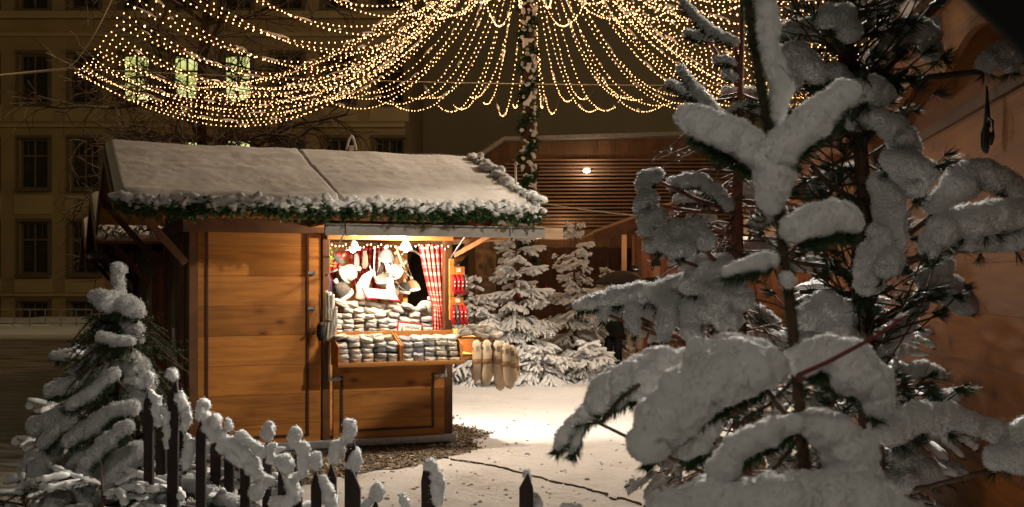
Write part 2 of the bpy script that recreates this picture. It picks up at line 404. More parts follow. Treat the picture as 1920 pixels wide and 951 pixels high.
def m_ground():
    m, nt, b = newmat('ground_snow'); t = N(nt, 'TexCoord'); co = t.outputs['Object']
    n = noise_n(nt, co, .9, 8, .65); r = ramp(nt, n.outputs[0], [(.26, (.50, .47, .44)), (.38, (.72, .71, .70)), (.5, (.82, .82, .82))])
    n2 = noise_n(nt, co, 26, 5, .75); r2 = ramp(nt, n2.outputs[0], [(.24, (.55, .50, .45)), (.34, (1, 1, 1))])
    mx = N(nt, 'Mix', data_type='RGBA', blend_type='MULTIPLY'); mx.inputs[0].default_value = .6
    nt.links.new(r.outputs[0], mx.inputs[6]); nt.links.new(r2.outputs[0], mx.inputs[7])
    # the slushy road on the left is wet; its unlit dark is painted in
    sep = N(nt, 'SeparateXYZ'); nt.links.new(co, sep.inputs[0])
    g = N(nt, 'MapRange'); g.inputs['From Min'].default_value = -3.0; g.inputs['From Max'].default_value = -4.4
    nw = noise_n(nt, co, .6, 4); ad = N(nt, 'Math', operation='MULTIPLY_ADD'); nt.links.new(nw.outputs[0], ad.inputs[0]); ad.inputs[1].default_value = 2.0
    nt.links.new(sep.outputs[0], ad.inputs[2])
    sh = N(nt, 'Math', operation='SUBTRACT'); nt.links.new(ad.outputs[0], sh.inputs[0]); sh.inputs[1].default_value = 1.0
    nt.links.new(sh.outputs[0], g.inputs['Value'])
    far = N(nt, 'MapRange'); far.inputs['From Min'].default_value = 35; far.inputs['From Max'].default_value = 31  # painted dark ends before the lit snow band far back
    nt.links.new(sep.outputs[1], far.inputs['Value'])
    k = N(nt, 'Math', operation='MULTIPLY'); nt.links.new(g.outputs[0], k.inputs[0]); nt.links.new(far.outputs[0], k.inputs[1])
    mp = N(nt, 'Mapping'); mp.inputs['Scale'].default_value = (.5, 3.2, 1); nt.links.new(co, mp.inputs[0])
    ns = noise_n(nt, mp.outputs[0], 1.6, 6, .7); rs = ramp(nt, ns.outputs[0], [(.42, (.045, .036, .028)), (.62, (.26, .23, .20)), (.75, (.60, .58, .55))])
    m2 = N(nt, 'Mix', data_type='RGBA'); nt.links.new(k.outputs[0], m2.inputs[0]); nt.links.new(mx.outputs[2], m2.inputs[6]); nt.links.new(rs.outputs[0], m2.inputs[7])
    nt.links.new(m2.outputs[2], b.inputs['Base Color'])
    ro = N(nt, 'MapRange'); nt.links.new(k.outputs[0], ro.inputs['Value']); ro.inputs['To Min'].default_value = .8; ro.inputs['To Max'].default_value = .38
    nt.links.new(ro.outputs[0], b.inputs['Roughness'])
    n3 = noise_n(nt, co, 9, 8, .72); bump(nt, b, n3.outputs[0], .8, .05); return m
struct('ground', mb, m_ground(), True)
# low bank of cleared snow in front of the far facade
mb = MB()
def bank(i, j):
    x = -34 + 34 * i; y = 42 + 2.6 * j
    return V((x, y, .02 + .28 * math.sin(math.pi * j) * (.6 + .5 * nz(x, 0, 2, .5)) + .05 * nz(x, y, 0, 2)))
mb.grid(bank, 120, 14)
struct('snow_bank', mb, M_ROOFSNOW, True)

# ---- the hut's own frame: u along the front, v to the back
HO = V((-3.02, 10.75, 0)); HA = R(22)
HU = V((math.cos(HA), math.sin(HA), 0)); HV = V((-math.sin(HA), math.cos(HA), 0))
def H(u, v, z): return HO + HU * u + HV * v + V((0, 0, z))
def HP(px, py, v):                # photo pixel on the plane v = const -> (u, v, z) of the hut
    d = V(((px - 960) / F, 1, -(py - HY) / F)); o = V((0, 0, CAMH))
    t = (v - (o - HO).dot(HV)) / d.dot(HV); p = o + d * t
    return V(((p - HO).dot(HU), v, p.z))
def HG(px, py):                   # photo pixel on the ground -> world
    Y = CAMH * F / (py - HY); return P(px, py, Y)

# gravel kept free of snow round the foot of the hut
def m_gravel():
    m, nt, b = newmat('gravel'); co = objco(nt)
    vo = N(nt, 'TexVoronoi'); vo.inputs['Scale'].default_value = 38; nt.links.new(co, vo.inputs['Vector'])
    sp = N(nt, 'SeparateColor'); nt.links.new(vo.outputs['Color'], sp.inputs[0])
    r = ramp(nt, sp.outputs[0], [(0, (.06, .048, .034)), (.7, (.20, .165, .12)), (.9, (.34, .30, .24)), (1, (.7, .68, .64))])
    nt.links.new(r.outputs[0], b.inputs['Base Color']); b.inputs['Roughness'].default_value = .85
    bump(nt, b, vo.outputs['Distance'], 1.0, .02); return m
M_GRAVEL = m_gravel()
poly = [HG(560, 912), HG(640, 893), HG(760, 878), HG(855, 853), HG(910, 838), HG(918, 826), HG(890, 814), HG(864, 803), HG(790, 770), HG(500, 800), HG(300, 850), HG(320, 915)]
def inpoly(x, y, pl):
    c = False
    for i in range(len(pl)):
        a, b_ = pl[i], pl[i - 1]
        if (a.y > y) != (b_.y > y) and x < (b_.x - a.x) * (y - a.y) / (b_.y - a.y) + a.x: c = not c
    return c
mb = MB(); st = .05; pts = {}
ax0 = min(p.x for p in poly); ax1 = max(p.x for p in poly); ay0 = min(p.y for p in poly); ay1 = max(p.y for p in poly)
for j in range(int((ay1 - ay0) / st) + 1):
    for i in range(int((ax1 - ax0) / st) + 1):
        x = ax0 + i * st; y = ay0 + j * st
        wx = .30 * nz(x, y, 9, 1.6) + .10 * nz(x, y, 4, 7); 
        if inpoly(x + wx, y + wx, poly): pts[(i, j)] = (x, y)
for (i, j) in pts:
    vs = []
    for a, b_ in ((0, 0), (1, 0), (1, 1), (0, 1)):
        x = ax0 + (i + a) * st; y = ay0 + (j + b_) * st
        vs.append((x, y, ground_z(x, y) + .010))
    mb.add(vs, [(0, 1, 2, 3)])
struct('gravel_patch', mb, M_GRAVEL)
mb = MB()
keys = list(pts.values())
for k in range(5200):
    x, y = rnd.choice(keys); x += rnd.uniform(0, st) + rnd.gauss(0, .04); y += rnd.uniform(0, st) + rnd.gauss(0, .04)
    r = rnd.uniform(.007, .019)
    mb.ball((x, y, ground_z(x, y) + .012 + r * .4), r, (1, rnd.uniform(.6, 1), rnd.uniform(.4, .8)), 1, Euler((0, 0, rnd.uniform(0, 3))).to_matrix())
g = struct('gravel', mb, mat_plain('pebble', (.30, .25, .18), (.07, .055, .04), 35, .85, 0), kind='stuff')
# paving edge: a raised slab edge crossing the lane, bare on its face
a, b_, c_ = HG(800, 853), HG(945, 880), HG(1215, 950)
mb = MB()
pathpts = [a, b_, c_, c_ + (c_ - b_) * .8]
for p, q in zip(pathpts[:-1], pathpts[1:]):
    n_ = int((q - p).length / .035)
    for k in range(n_):
        x = p.lerp(q, (k + .5) / n_); x.z = ground_z(x.x, x.y)
        if rnd.random() < .9:
            mb.box((x.x, x.y + rnd.uniform(-.008, .008), x.z + .004), (.048, .006 + .016 * rnd.random() ** 2, .020), Euler((0, 0, math.atan2((q - p).y, (q - p).x) + rnd.uniform(-.3, .3))).to_matrix())
struct('kerb_strip', mb, mat_plain('wet_stone', (.10, .085, .06), (.04, .033, .025), 20, .6))
# crumbs of snow thrown about the path
mb = MB()
for k in range(420):
    px = rnd.uniform(560, 1300); py = rnd.uniform(705, 950)
    p = HG(px, py); r = rnd.uniform(.006, .02) * (1 if rnd.random() < .93 else 1.6)
    mb.ball((p.x, p.y, ground_z(p.x, p.y) + r * .3), r, (1, rnd.uniform(.6, 1), .55), 1)
g = struct('snow_crumbs', mb, M_SNOW, True, kind='stuff')

# ---- yellow stone building far behind on the left
M_STUCCO = mat_plain('ochre_stucco', (.34, .245, .12), (.26, .185, .09), .6, .85, .1, 20)
M_STUCCOL = mat_plain('pale_panel', (.40, .30, .15), (.33, .245, .12), .6, .85, .1, 20)
M_STUCCOD = mat_plain('dark_stucco', (.30, .25, .15), (.24, .20, .12), .3, .9, .1, 20)
M_GLASSD = mat_plain('night_glass', (.05, .042, .032), (.028, .024, .018), 2, .15, 0)
M_FRAME = mat_plain('window_frame', (.14, .10, .05), (.10, .075, .04), 8, .6, 0)
def m_litwin():
    m, nt, b = newmat('lit_window'); co = objco(nt); n = noise_n(nt, co, 1.2, 2)
    r = ramp(nt, n.outputs[0], [(.35, (.50, .52, .13)), (.65, (.80, .85, .34))])
    nt.links.new(r.outputs[0], b.inputs['Emission Color']); b.inputs['Emission Strength'].default_value = 1.0
    m.cycles.emission_sampling = 'NONE'
    return m
M_LIT = m_litwin()
BY = 48.0
def bx(px): return (px - 960) / F * BY
def bz(py): return CAMH - (py - HY) / F * BY
cols = [37 + 95.2 * k for k in range(-3, 8)]
rows = [(-70, 18, False), (101, 194, True), (260, 354, False), (416, 514, False), (566, 612, False)]
root = thing('stone_building', (bx(360), BY, 0), 'long ochre stucco building with rows of tall windows behind the bare tree', 'building')
mb = MB()                         # wall with real window openings: piers and spandrels
xL, xR = bx(-320), bx(759)
zt = bz(-190)
xs_ = [xL]
for c in cols: xs_ += [bx(c), bx(c + 53)]
xs_.append(xR)
for i in range(0, len(xs_) - 1, 2):
    mb.box(((xs_[i] + xs_[i + 1]) / 2, BY + .3, zt / 2), (xs_[i + 1] - xs_[i], .6, zt))
edges = [zt] + [bz(v) for r_ in rows for v in (r_[0], r_[1])] + [0.0]
for i in range(1, len(xs_) - 1, 2):
    for k in range(0, len(edges) - 1, 2):
        z1, z0 = edges[k], edges[k + 1]
        if z1 - z0 > .02: mb.box(((xs_[i] + xs_[i + 1]) / 2, BY + .3, (z0 + z1) / 2), (xs_[i + 1] - xs_[i], .6, z1 - z0))
mb.box(((xL + xR) / 2, BY + 8.7, zt / 2), (xR - xL, 16, zt))
wall = part('wall', mb, M_STUCCO, root)
mb = MB()
for py, h, d in ((30, .30, .30), (66, .16, .16), (236, .14, .14), (553, .12, .12)):
    mb.box(((xL + xR) / 2, BY - d / 2, bz(py)), (xR - xL, d, h))
mb.box(((xL + xR) / 2, BY - .2, zt), (xR - xL, 1.0, .35))
part('cornice', mb, M_STUCCOL, root)
for c in cols:
    for y0, y1 in ((196, 228), (366, 402), (523, 549)):
        mb = MB(); mb.box(((bx(c - 10) + bx(c + 63)) / 2, BY - .02, (bz(y0) + bz(y1)) / 2), (bx(c + 63) - bx(c - 10), .05, bz(y0) - bz(y1)))
        part('panel', mb, M_STUCCOL, root)
LITW = {(3 - 1, 1), (4 - 1, 1), (5 - 1, 1), (3, 2), (4, 2)}
for ci, c in enumerate(cols):
    cc = ci - 3
    for ri, (y0, y1, arch) in enumerate(rows):
        x0, x1 = bx(c), bx(c + 53); z1, z0 = bz(y0), bz(y1)
        lit = (ri == 1 and cc in (2, 3, 4)) or (ri == 2 and cc in (3, 4))
        f = MB(); t = .09; xm = (x0 + x1) / 2
        yf = BY + .18
        for xx in (x0 + t / 2, x1 - t / 2, xm): f.box((xx, yf, (z0 + z1) / 2), (t if xx != xm else .08, .08, z1 - z0))
        for zz in (z0 + t / 2, z1 - t / 2, z0 + (z1 - z0) * .66): f.box((xm, yf, zz), (x1 - x0, .075, t))
        for k in (.25, .75): f.box((x0 + (x1 - x0) * k, yf, z0 + (z1 - z0) * .83), (.03, .05, (z1 - z0) * .34))
        f.box((xm, BY - .08, z0 - .06), (x1 - x0 + .3, .25, .12)); f.box((xm, BY - .05, z1 + .07), (x1 - x0 + .3, .15, .12))
        for xx in (x0 - .09, x1 + .09): f.box((xx, BY - .02, (z0 + z1) / 2), (.14, .06, z1 - z0))
        if arch:                   # fillets closing the corners into a flat arch
            for sx in (-1, 1):
                xe = xm + sx * (x1 - x0) / 2; n0 = len(f.v)
                pts_ = [V((xe, BY + .1, z1))]
                for k in range(6):
                    a_ = k / 5; pts_.append(V((xm + sx * (x1 - x0) / 2 * a_, BY + .1, z1 - .28 * a_ ** 2.5)))
                f.add(pts_, [tuple(range(len(pts_)))])
        w_ = part('window', f, M_STUCCOL if ri in (2, 3) and False else M_FRAME, root, label='lit window with a pale green glow' if lit else None)
        g_ = MB(); g_.quad((x0, BY + .26, z0), (x1, BY + .26, z0), (x1, BY + .26, z1), (x0, BY + .26, z1))
        part('pane', g_, M_LIT if lit else M_GLASSD, w_)
# darker wing set back to the right
root = thing('dark_building', (bx(1050), 58, 0), 'tall dark rendered building rising behind the slatted hall', 'building')
mb = MB(); k_ = 58 / F
mb.box(((720 - 960 + 2200 - 960) / 2 * k_, 64, 13), ((2200 - 720) * k_, 12, 26)); part('wall', mb, M_STUCCOD, root)
for px in (800, 905, 1010, 1115, 1220, 1325, 1430):
    for py in (-60,):
        f = MB(); x = (px - 960) * k_; z = CAMH - (py - HY) * k_
        f.box((x, 57.96, z + 1.02), (1.6, .12, .08)); f.box((x, 57.96, z - 1.02), (1.7, .2, .1))
        for sx in (-.72, 0, .72): f.box((x + sx, 57.96, z), (.09, .12, 2.0))
        w_ = part('window', f, M_FRAME, root); g_ = MB(); g_.quad((x - .7, 57.97, z - 1), (x + .7, 57.97, z - 1), (x + .7, 57.97, z + 1), (x - .7, 57.97, z + 1))
        part('pane', g_, M_GLASSD, w_)
# wooded slope between
mb = MB()
def hill(i, j):
    x = -8 + 75 * i; y = 44 + 10 * j
    h = 6.6 * j + .35 * nz(x, y, 0, .35) + .25 * nz(x, y, 7, 1.4)
    return V((x, y, h * min(1, (i * 12))))
mb.grid(hill, 150, 40)
def m_hill():
    m, nt, b = newmat('slope'); co = objco(nt, (1, .5, 1.6)); n = noise_n(nt, co, 2.2, 10, .75)
    r = ramp(nt, n.outputs[0], [(.40, (.075, .062, .038)), (.58, (.11, .09, .06)), (.70, (.30, .27, .22))]); nt.links.new(r.outputs[0], b.inputs['Base Color'])
    bump(nt, b, n.outputs[0], 1, .3); return m
struct('hill', mb, m_hill(), True)

# ---- slatted timber hall
M_SLAT = mat_wood('slat_timber', (.26, .145, .078), (.19, .10, .055), 0, 40, 2, .5, .0, False)
M_HALL = mat_wood('hall_board', (.17, .082, .036), (.11, .052, .024), 2, .16, 0, .6, .3, False)
HY2 = 31.0
def q_(px, py, Y=HY2): return P(px, py, Y)
root = thing('slatted_hall', q_(1100, 680), 'low brown timber hall with horizontal slats and a round wall lamp', 'building')
root.location.z = 0; ROOTM[root.name] = Matrix.Translation(root.location)
mb = MB()
A_ = [(878, 312), (945, 268), (1290, 258), (1640, 250), (1640, 700), (878, 700)]
vs = [q_(*p_) for p_ in A_]; vs2 = [p_ + V((0, 6, 0)) for p_ in vs]
mb.add(vs + vs2, [(0, 1, 2, 3, 4, 5)] + [(i, (i + 6), ((i + 1) % 6) + 6, (i + 1) % 6) for i in range(6)])
part('wall', mb, M_HALL, root)
mb = MB()
ed = [q_(872, 316), q_(945, 266), q_(1290, 256), q_(1650, 248)]
for p_, r_ in zip(ed[:-1], ed[1:]):
    mb.bar(p_ + V((0, -.15, .05)), r_ + V((0, -.15, .05)), .35, .10)
part('roof_edge', mb, M_GREY, root)
mb = MB()
for k in range(19):
    py = 300 + k * 6.9
    x0 = 1018 - (0 if k > 3 else (4 - k) * 0)
    a_ = q_(905 if k > 4 else 960 - k * 12, py + 1.0, HY2 - .12); b2 = q_(1640, py - 1.5, HY2 - .12)
    mb.bar(a_, b2, .12, .042)
part('slat_screen', mb, M_SLAT, root)
mb = MB(); c = q_(1100, 320, HY2 - .24)
mb.lathe((c.x, c.y, c.z), [(.001, .0), (.10, .0), (.12, .03), (.12, .06)], 20, Matrix.Scale(1, 3)); 
mb2 = MB(); mb2.ball((c.x, c.y - .03, c.z), .085, (1.25, .5, .8), 2)
f_ = part('wall_lamp', mb, M_GREY, root); part('lamp_glass', mb2, mat_emit('lamp_white', (1, .88, .7), 9), f_, True)
lamp('hall_lamp_light', 'POINT', (c.x, c.y - .35, c.z), 22, (1, .82, .6), .1)
lamp('hall_door_light', 'POINT', tuple(q_(1060, 415, HY2 - .7)), 14, (1, .72, .42), .1)
# fence of dark upright boards under the hall, with a rail
mb = MB()
for k in range(60):
    p_ = P(905 + k * 11.5, 700, 25.5); h = 2.35
    mb.box((p_.x, 25.5 + .03 * (k % 2), h / 2), (.15, .03, h + .02 * (k % 3)))
root = thing('board_fence', P(1200, 686, 25.5), 'dark upright board fence standing behind the two snowy firs', 'fence')
root.location.z = 0; ROOTM[root.name] = Matrix.Translation(root.location)
part('board_panel', mb, M_DARKWOOD, root)
mb = MB(); mb.bar(P(905, 505, 25.4), P(1590, 505, 25.4), .12, .05); part('rail', mb, M_DARKWOOD, root); mb = MB(); mb.bar(P(905, 640, 25.35), P(1590, 640, 25.35), .05, .09); part('rail', mb, M_DARKWOOD, root)

# railing and low barrier frames far left
mb = MB(); a_, b2 = P(-60, 580, 40), P(172, 580, 40); mb.bar(a_, b2, .03, .035)
for k in range(9): x = a_.x + (b2.x - a_.x) * k / 8; mb.bar((x, 40, 0), (x, 40, a_.z), .03, .03)
single('railing', mb, M_GREY, 'thin grey handrail in front of the ochre building', 'railing')
for k, (p0, p1, lb) in enumerate(((-8, 22, 'low white barrier frame at the left edge'), (24, 44, 'low white barrier frame second from the left edge'), (60, 96, 'wide low white barrier frame nearest the small firs'))):
    A, B = P(p0, 610, 38), P(p1, 610, 38); mb = MB(); mb.bar(A, B, .04, .05); mb.bar((A.x, 38, 0), A, .04, .04, V((0, 1, 0))); mb.bar((B.x, 38, 0), B, .04, .04, V((0, 1, 0))); mb.bar(A - V((0, 0, .16)), B - V((0, 0, .16)), .03, .03)
    single('barrier', mb, M_ROOFSNOW, lb, 'barrier', 'low barriers by the snow bank')
# ================================================================== MARKET HUTS
SL = 22.0; EZ, RZ = 2.32, 2.985            # eave and ridge height of the boards
VF, VB, VM = -.70, 3.30, 1.30              # front eave, back eave, ridge
def roof_z(v, dz=0): return (EZ + (RZ - EZ) * (v - VF) / (VM - VF) if v < VM else RZ - (RZ - EZ) * (v - VM) / (VB - VM)) + dz
def roof_slab(mb, u0, u1, v0, v1, t=.04, up=0.0):
    a = [V((u0, v0, roof_z(v0) + up)), V((u1, v0, roof_z(v0) + up)), V((u1, v1, roof_z(v1) + up)), V((u0, v1, roof_z(v1) + up))]
    b = [p + V((0, 0, t)) for p in a]
    mb.add(a + b, [(3, 2, 1, 0), (4, 5, 6, 7), (0, 1, 5, 4), (1, 2, 6, 5), (2, 3, 7, 6), (3, 0, 4, 7)])
def roof_snow(u0, u1, v0, v1, th, seed=0, nu=110, nv=60):
    mb = MB()
    def top(i, j):
        u = u0 + (u1 - u0) * i; v = v0 + (v1 - v0) * j
        eL, eR = i * (u1 - u0) / (.07 if u0 < 0 else .018), (1 - i) * (u1 - u0) / (.07 if u1 > 3 else .018); e = min(eL, eR)
        f_ = min(j * abs(v1 - v0), 9) / .09; b_ = min((1 - j) * abs(v1 - v0) + .06, 9) / .09
        k = min(1, e) ** .5 * min(1, f_) ** .5 * min(1, b_) ** .5 if min(e, f_, b_) > 0 else 0
        h = th * k * (1 + .45 * nz(u, v, seed, .9) + .2 * nz(u, v, seed + 2, 2.6)) + .012 * nz(u * .35, v * 7, seed, 1) * k + .006 * nz(u, v, seed, 9) * k + .003 * nz(u, v, seed, 30) * k
        wob = .06 * nz(u, 0, seed + 4, 3) * (1 - min(1, j * 6))
        return V((u, v + wob, roof_z(v) + .042 + h))
    mb.grid(top, nu, nv, flip=v1 < v0)
    def bot(i, j):
        u = u0 + (u1 - u0) * i; v = v0 + (v1 - v0) * j
        return V((u, v, roof_z(v) + .041))
    mb.grid(bot, 1, 1, flip=v1 > v0); return mb
def sprigs(mb, path, n, spread, L, needle=.02, per=9, down=.6, w=.003, fan=1.0):
    """fir sprigs set along a path (local or world), each a spray of needles"""
    tot = [0]
    for a, b in zip(path[:-1], path[1:]): tot.append(tot[-1] + (V(b) - V(a)).length)
    for k in range(n):
        d = rnd.uniform(0, tot[-1]); i = max(j for j in range(len(tot)) if tot[j] <= d); i = min(i, len(path) - 2)
        t = (d - tot[i]) / max(1e-6, tot[i + 1] - tot[i]); c = V(path[i]).lerp(V(path[i + 1]), t)
        c += V((rnd.gauss(0, spread * .4), rnd.gauss(0, spread * .4), rnd.gauss(0, spread * .4)))
        dr = V((rnd.uniform(-1, 1), rnd.uniform(-1, 1), rnd.uniform(-1, 1) - down)).normalized()
        l = L * rnd.uniform(.6, 1.2); s1 = dr.cross(V((0, 0, 1)))
        if s1.length < .05: s1 = V((1, 0, 0))
        s1.normalize(); s2 = s1.cross(dr)
        mb.chain([c, c + dr * l], [w * 1.3, w * .6], 3, False)
        for q in range(per):
            p = c + dr * l * ((q + 1) / per)
            for sg in (-1, 1):
                ang = rnd.uniform(-.7, .7)
                nd = (dr * .75 + (s1 * math.cos(ang) + s2 * math.sin(ang)) * sg * fan).normalized() * needle * rnd.uniform(.8, 1.2)
                sd = nd.cross(V((rnd.uniform(-1, 1), rnd.uniform(-1, 1), rnd.uniform(-1, 1)))).normalized() * w
                mb.add([p - sd, p + sd, p + nd + sd * .3, p + nd - sd * .3], [(0, 1, 2, 3)])
def garland_snow(path, n, r0, r1, spread, voxel=.013, up=.02, seed=1):
    rr = random.Random(seed); blobs = []
    tot = [0]
    for a, b in zip(path[:-1], path[1:]): tot.append(tot[-1] + (V(b) - V(a)).length)
    for k in range(n):
        d = rr.uniform(0, tot[-1]); i = min(max(j for j in range(len(tot)) if tot[j] <= d), len(path) - 2)
        t = (d - tot[i]) / max(1e-6, tot[i + 1] - tot[i]); c = V(path[i]).lerp(V(path[i + 1]), t)
        r = rr.uniform(r0, r1); c += V((rr.gauss(0, spread), rr.gauss(0, spread * .6), rr.gauss(up, spread)))
        blobs.append((c, r, (rr.uniform(.8, 1.5), 1, rr.uniform(.6, .9))))
        if rr.random() < .35: blobs.append((c + V((rr.uniform(-.02, .02), -.01, -r)), r * .55))
    return snow_mesh(blobs, voxel, (.05, .022), (.014, .009), crumbs=(.0045, .5))
def hut_shell(name, loc, rz, label, main=False, dark=False):
    root = thing(name, loc, label, 'market hut', rz, None)
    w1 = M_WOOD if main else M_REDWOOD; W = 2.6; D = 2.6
    # walls ------------------------------------------------------
    mb = MB(); t = .05
    if main:
        mb.box((.66, t / 2, 1.145), (1.16, t, 2.11))                                # front, closed half
        mb.box((1.955, t / 2, .575), (1.17, t, .97))                                # front, below the hatch
        mb.box((W - t / 2, 1.3, .575), (t, 2.44, .97))                              # right side, below its hatch
    else:
        mb.box((1.3, t / 2, 1.145), (2.44, t, 2.11)); mb.box((W - t / 2, 1.3, 1.145), (t, 2.44, 2.11))
    part('wall', mb, w1, root, local=True)
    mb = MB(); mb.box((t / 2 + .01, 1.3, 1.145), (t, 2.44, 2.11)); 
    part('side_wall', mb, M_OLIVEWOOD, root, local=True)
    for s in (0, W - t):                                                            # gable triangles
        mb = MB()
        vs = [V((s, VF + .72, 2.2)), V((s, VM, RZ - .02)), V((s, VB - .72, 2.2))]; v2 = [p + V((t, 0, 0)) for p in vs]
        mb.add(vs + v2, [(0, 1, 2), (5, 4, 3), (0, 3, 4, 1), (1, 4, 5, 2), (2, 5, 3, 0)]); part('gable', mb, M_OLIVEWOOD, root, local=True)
    mb = MB()
    mb.box((1.3, D - t / 2, 1.145), (2.44, t, 2.11))
    if main: mb.box((W - t / 2, 2.05, 1.62), (t, .95, 1.02))                        # closed rear part of the side above the counter
    part('back_wall', mb, M_WOODT if main else w1, root, local=True)
    for (u, v) in ((.04, .04), (2.56, .04), (.04, 2.56), (2.56, 2.56)) + (((1.295, .03),) if main else ()):
        mb = MB(); mb.box((u, v, 1.15), (.085 if u != 1.295 else .075, .09, 2.14)); part('post', mb, M_BEAM, root, local=True, bevel=.006)
    mb = MB(); mb.box((1.3, .02, 2.19), (2.72, .10, .13)); mb.box((1.3, D - .02, 2.19), (2.72, .10, .13))
    mb.box((.02, 1.3, 2.19), (.09, 2.5, .12)); mb.box((W - .02, 1.3, 2.19), (.09, 2.5, .12)); part('wall_plate', mb, M_BEAM, root, local=True, bevel=.005)
    mb = MB(); mb.box((1.3, .0, .07), (2.66, .07, .075)); mb.box((1.3, D, .07), (2.66, .07, .075)); mb.box((0, 1.3, .07), (.07, 2.53, .075)); mb.box((2.6, 1.3, .07), (.07, 2.53, .075))
    part('base_rail', mb, M_STEEL if main else M_BEAM, root, local=True, bevel=.004)
    mb = MB(); mb.box((1.3, 1.3, .125), (2.48, 2.48, .03)); part('floor_board', mb, M_WOODT, root, local=True)
    # roof -------------------------------------------------------
    mb = MB(); roof_slab(mb, -.68, 3.24, VF, VM); roof_slab(mb, -.68, 3.24, VB, VM)
    rf = part('roof', mb, M_WOODU, root, local=True)
    for u in (-.69, 3.25):
        mb = MB(); mb.bar((u, VF, EZ - .02), (u, VM, RZ - .02), .025, .14); mb.bar((u, VB, EZ - .02), (u, VM, RZ - .02), .025, .14)
        part('barge_board', mb, M_BEAM, rf, local=True)
    for v in (.02, 2.58):
        mb = MB(); mb.bar((-.03, v, 1.83), (-.62, v, roof_z(v) - .05), .06, .07); mb.bar((-.66, v, roof_z(v) - .05), (.0, v, roof_z(v) - .05), .06, .07)
        part('bracket', mb, M_BEAM, root, local=True, bevel=.004)
        mb = MB(); mb.bar((W + .03, v, 1.83), (W + .60, v, roof_z(v) - .05), .06, .07); mb.bar((W + .62, v, roof_z(v) - .05), (W, v, roof_z(v) - .05), .06, .07)
        part('bracket', mb, M_BEAM, root, local=True, bevel=.004)
    if main:
        part('snow_cover', roof_snow(-.69, 1.275, VF - .02, VM, .075, 1), M_ROOFSNOW, rf, True, True, 'left sheet of roof snow')
        part('snow_cover', roof_snow(1.278, 3.26, VF - .02, VM, .066, 5), M_ROOFSNOW, rf, True, True, 'right sheet of roof snow')
        part('snow_cover', roof_snow(-.69, 3.26, VB + .02, VM, .07, 8, 60, 30), M_ROOFSNOW, rf, True, True)
    else:
        part('snow_cover', roof_snow(-.69, 3.26, VF - .02, VM, .07, 11, 60, 30), M_ROOFSNOW, rf, True, True)
        part('snow_cover', roof_snow(-.69, 3.26, VB + .02, VM, .07, 12, 60, 30), M_ROOFSNOW, rf, True, True)
    # garlands ---------------------------------------------------
    mb = MB(); path = [(-.70 + k * .25, VB + .03, EZ - .05 - .02 * math.sin(k * 1.9)) for k in range(17)]
    sprigs(mb, path, 420, .05, .10, .03, 6, .5, .0045); gl = part('garland', mb, M_GARLAND, root, local=True)
    part('snow', garland_snow(path, 90, .012, .035, .03, .014, seed=4), M_SNOW, gl, True, True)
    return root, rf
HUT, ROOF = hut_shell('market_hut', HO, HA, 'brown timber market hut with open lit hatch selling wool socks', True)
# front garland with snow lumps, along the eave
path = [(-.68 + k * .196, VF - .05, EZ + .01 - .03 * abs(math.sin(k * .55))) for k in range(21)]
mb = MB(); sprigs(mb, path, 1500, .06, .085, .028, 7, .35, .0045)
gl = part('garland', mb, M_GARLAND, HUT, local=True, label='green fir garland along the front eave')
path2 = [(p[0], p[1] - .0, p[2] + .035) for p in path]
part('snow', garland_snow(path2, 620, .014, .042, .030, .0100, .018, 2), M_SNOW, gl, True, True)
# garland down the right gable edge
path = [(3.24, VM - .0 - k * .2, roof_z(VM - k * .2) + .06) for k in range(11)]
mb = MB(); sprigs(mb, path, 330, .06, .10, .03, 7, .1, .0045)
gl = part('garland', mb, M_GARLAND, HUT, local=True, label='fir garland down the right gable edge')
part('snow', garland_snow([(p[0], p[1], p[2] + .04) for p in path], 60, .03, .07, .035, .015, seed=9), M_SNOW, gl, True, True)
# mouldings of the front panels
def mould(px0, py0, px1, py1, sides='LRB'):
    a = HP(px0, py0, -.008); b = HP(px1, py1, -.008); mb = MB(); w_ = .022
    if 'L' in sides: mb.box((a.x, -.008, (a.z + b.z) / 2), (w_, .018, abs(a.z - b.z)))
    if 'R' in sides: mb.box((b.x, -.008, (a.z + b.z) / 2), (w_, .018, abs(a.z - b.z)))
    if 'B' in sides: mb.box(((a.x + b.x) / 2, -.0085, b.z), (b.x - a.x + w_, .018, w_))
    if 'T' in sides: mb.box(((a.x + b.x) / 2, -.0085, a.z), (b.x - a.x + w_, .018, w_))
    part('moulding', mb, M_MOULD, HUT, local=True)
mould(388, 400, 577, 815, 'LRB'); mould(641, 705, 812, 800, 'LRB')
# light edge under the hatch lintel
a = HP(612, 446, -.03); b = HP(848, 446, -.03)
mb = MB(); mb.box(((a.x + b.x) / 2, -.045, 2.095), (b.x - a.x, .05, .05)); part('lintel', mb, M_WOODT, HUT, local=True, bevel=.004)
